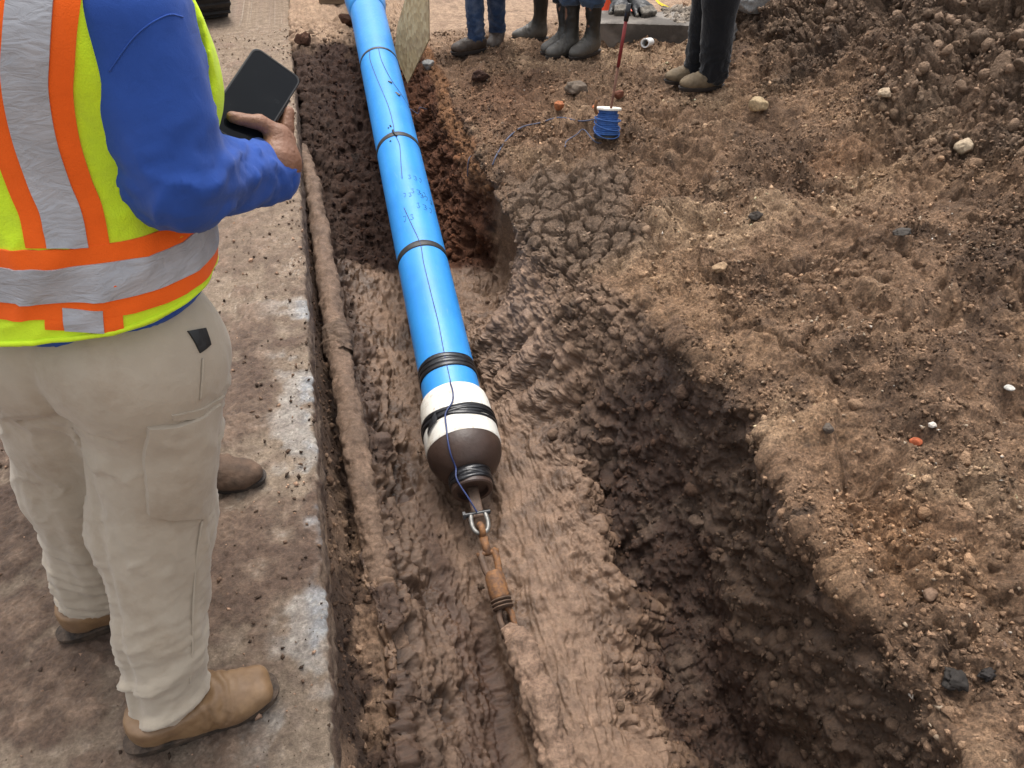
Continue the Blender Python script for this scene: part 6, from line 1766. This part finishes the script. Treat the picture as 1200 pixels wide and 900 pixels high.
# ================================================================== the other workers (mostly outside the frame)
def worker(label, feet, toes, face, hips_dz=0.0, trousers=None, boots='work', bmats=None, top=None, rub_h=.36, hat=None, gz_=None, lean=(0, 0), bl=.275, tk=(.088, .070, .066), group=None):
    """feet: two ankle points (world xy); toes: two toe directions (world angle); face: world angle"""
    F3 = np.array([math.cos(face), math.sin(face), 0]); R3 = np.array([F3[1], -F3[0], 0]); U3 = np.array([0, 0, 1.0]); BR = np.array([R3, F3, U3])
    fa = [np.array([f_[0], f_[1], (gz(f_[0], f_[1]) if gz_ is None else gz_)]) for f_ in feet]
    midp = (fa[0] + fa[1]) / 2
    g0 = midp[2]
    root = empty("person", midp, label, "person", group)
    ln = R3 * lean[0] + F3 * lean[1]
    ank = [f_ + U3 * .10 for f_ in fa]
    hip = [midp + U3 * .88 + R3 * s_ * .095 + ln * .6 for s_ in (1, -1)]
    if (ank[0] - midp) @ R3 < (ank[1] - midp) @ R3: hip = hip[::-1]
    knee = [ank[k] * .5 + hip[k] * .5 + F3 * .025 + U3 * .01 for k in (0, 1)]
    pel = midp + U3 * .94 + ln * .65; che = midp + U3 * 1.28 + ln; nk = midp + U3 * 1.48 + ln * 1.05; hd = midp + U3 * 1.63 + ln * 1.1 + F3 * .03
    sh = [midp + U3 * 1.42 + ln + R3 * s_ * .19 for s_ in (1, -1)]
    el = [sh[k] - U3 * .28 + R3 * s_ * .05 - F3 * .02 for k, s_ in enumerate((1, -1))]
    wr = [el[k] - U3 * .22 + F3 * .10 - R3 * s_ * .01 for k, s_ in enumerate((1, -1))]
    cut = rub_h - .05 if boots == 'rubber' else .045
    def ftr(P_):
        d_ = None
        for k in (0, 1):
            ra = tk[2] if boots != 'rubber' else .058
            x = smin(cone(P_, hip[k], knee[k], .100, tk[1] + .012), cone(P_, knee[k], ank[k], tk[1] + .010, ra), .05)
            d_ = x if d_ is None else smin(d_, x, .03)
        d_ = smin(d_, ell(P_, pel - U3 * .03, BR, (.17, .125, .14)), .05)
        d_ = smax(d_, g0 + cut - P_[:, 2], .01)
        return smax(d_, P_[:, 2] - (g0 + 1.02), .01)
    pts = np.array(ank + hip + [pel]); lo = pts.min(0) - .2; hi = pts.max(0) + .2; lo[2] = g0 + .02; hi[2] = g0 + 1.05
    V_, F_ = grid_mesh(ftr, lo, hi, .011, 2)
    Vn = vnormals(V_, F_); z_ = V_[:, 2] - g0
    n1 = fbm(V_, 6, 3, 31 + int(100 * abs(feet[0][0])))
    ph = z_ * 52 + 6 * n1
    lowz = cut + .14
    fl = ((1 - np.abs(np.sin(ph))) ** 2 - .35) * .011 * sstep(lowz + .2, lowz - .06, z_) + .006 * fbm(V_ * np.array([1, 1, .5]), 12, 3, 7)
    if boots == 'rubber': fl += .012 * np.exp(-((z_ - cut - .05) / .03) ** 2)
    V_ = V_ + Vn * fl[:, None]
    mesh_np("trousers", V_, F_, trousers, root)
    for k in (0, 1):
        boot(root, ank[k], fa[k][2] - .004, toes[k], bl, boots, bmats, seed=3 + k, vox=.009, shaft_top=(fa[k][2] + rub_h) if boots == 'rubber' else None, knee=knee[k] if boots == 'rubber' else None)
    def ftor(P_, g):
        d_ = ell(P_, pel + U3 * .10, BR, (.165 + g, .125 + g, .20 + g)); d_ = smin(d_, ell(P_, che, BR, (.18 + g, .125 + g, .20 + g)), .08)
        return smin(d_, cone(P_, sh[0], sh[1], .065 + g, .065 + g), .06)
    def ars(P_, r):
        d_ = None
        for k in (0, 1):
            x = smin(cone(P_, sh[k], el[k], r[0], r[1]), cone(P_, el[k], wr[k], r[1], r[2]), .03); d_ = x if d_ is None else np.minimum(d_, x)
        return d_
    def fsh(P_):
        d_ = smin(ftor(P_, .012), ars(P_, (.070, .058, .042)), .04)
        for k in (0, 1):
            ax_ = (wr[k] - el[k]) / np.linalg.norm(wr[k] - el[k]); near = np.linalg.norm(P_ - wr[k].astype(np.float32), axis=1) < .1
            d_ = np.where(near, np.maximum(d_, (P_ - wr[k].astype(np.float32)) @ ax_.astype(np.float32)), d_)
        return smax(d_, g0 + .93 - P_[:, 2], .01)
    pts = np.array(sh + el + wr + [che, pel]); lo = pts.min(0) - .22; hi = pts.max(0) + .22
    V_, F_ = grid_mesh(fsh, lo, hi, .014, 2)
    V_ = V_ + vnormals(V_, F_) * (.008 * fbm(V_ * np.array([1, 1, .6]), 8, 3, 12))[:, None]
    mesh_np("shirt", V_, F_, top, root)
    hf, HR = head_sdf(hd, F3 - U3 * .3)
    hs_ = [hand_sdf(wr[k], (wr[k] - el[k]) - U3 * .1, R3 * s_ + F3 * .3, s_, .6) for k, s_ in enumerate((1, -1))]
    def fb(P_):
        d_ = smin(ftor(P_, -.02), ars(P_, (.05, .042, .029)), .03)
        d_ = smin(d_, cone(P_, nk - U3 * .08, hd - U3 * .03, .058, .052), .04); d_ = smin(d_, hf(P_), .03)
        for k in (0, 1):
            d_ = smin(d_, smin(cone(P_, hip[k], knee[k], .08, .055), cone(P_, knee[k], ank[k], .045, .03), .04), .05)
            d_ = smin(d_, hs_[k](P_), .012)
        return d_
    pts = np.array(sh + el + wr + ank + [hd, pel] + hip); lo = pts.min(0) - .2; hi = pts.max(0) + .2; lo[2] = g0 + .07
    V_, F_ = grid_mesh(fb, lo, hi, .012, 1)
    body = mesh_np("body", V_, F_, M_skin, root)
    head_extras(body, hd, HR, hat)
    return root
M_jean = fabric("blue_denim", (.030, .058, .125), .45, weave=600, wrd=.008, dirt=(.16, .17, .19))
M_jean2 = fabric("grey_blue_denim", (.060, .095, .155), .45, weave=600, wrd=.008, dirt=(.20, .20, .20))
M_dkp = fabric("dark_trousers", (.020, .023, .030), .4, weave=600, wrd=.008)
M_blk = fabric("black_trousers", (.008, .0085, .0105), .35, weave=600, wrd=.010)
M_grey = fabric("grey_shirt", (.20, .21, .22), .2)
M_navy = fabric("navy_shirt", (.03, .04, .09), .2)
M_bro = simple("dark_brown_leather", (.075, .050, .034), .6, var=.5, scale=30, bump=.003, bscale=60)
M_olv = simple("light_brown_suede", (.20, .145, .085), .8, var=.4, scale=25, bump=.003, bscale=70)
M_mud_lea = simple("mud_caked_leather", (.12, .072, .045), .85, var=.5, scale=26, bump=.004, bscale=55)
M_drk_sole = simple("dark_sole", (.045, .033, .026), .8, var=.5, scale=40, bump=.003)
rb = NT("rubber_boot"); hg = rb.n("Attribute", attribute_name="hgt"); nz = rb.noise(14, 6, .65)
ad = rb.n("Math", operation='MULTIPLY_ADD'); rb.l(nz.outputs[0], ad.inputs[0]); ad.inputs[1].default_value = -.55; rb.l(hg.outputs["Fac"], ad.inputs[2])
cr_ = rb.ramp(ad.outputs[0], [(.0, (.085, .075, .062)), (.10, (.034, .029, .021)), (.35, (.016, .0135, .0095))])
rb.l(cr_, rb.b.inputs["Base Color"]); rb.b.inputs["Roughness"].default_value = .5; rb.setn(rb.bump(nz.outputs[0], .004))
hat_w = simple("white_hat", (.75, .75, .73), .35, var=.05)
wd = lambda deg: math.radians(deg) - YAW                 # camera-frame direction (0 right, 90 away) to world angle
g_ = lambda px, py: on_ground(px, py, .0)
def ankle_at(px, py, ang): 
    p = g_(px, py); return p                             # heel contact under the ankle
worker("worker in dark blue jeans and brown work boots standing behind the trench end", [g_(559, 60), g_(583, 49)], [wd(205), wd(262)], wd(235), trousers=M_jean, bmats=(M_bro, M_drk_sole), top=M_grey, hat=hat_w, tk=(.085, .062, .060))
worker("worker in dark trousers tucked into muddy brown rubber boots, behind the grey jeans", [g_(630, 47), g_(661, 58)], [wd(183), wd(215)], wd(205), trousers=M_dkp, boots='rubber', bmats=(rb.m, M_drk_sole), top=M_navy, hat=hat_w, rub_h=.37)
worker("worker in grey-blue jeans tucked into wet grey-black rubber boots", [g_(667, 63), g_(692, 65)], [wd(215), wd(222)], wd(222), trousers=M_jean2, boots='rubber', bmats=(rb.m, M_drk_sole), top=M_grey, hat=hat_w, rub_h=.36)
worker("worker in black trousers and light brown suede shoes beside the spoil heap", [g_(815, 96), g_(833, 104)], [wd(186), wd(188)], wd(175), trousers=M_blk, bmats=(M_olv, M_drk_sole), top=M_navy, hat=hat_w, tk=(.095, .085, .082), lean=(0, -.05))
hb = PX(234, 570, z=.0)
worker("worker hidden behind the man in the vest, only a muddy brown boot showing", [(hb[0], hb[1]), (hb[0] - .30, hb[1] + .16)], [wd(8), wd(30)], wd(50), trousers=M_jean, bmats=(M_mud_lea, M_drk_sole), top=M_navy, hat=hat_w, gz_=.008, lean=(-.22, -.05))
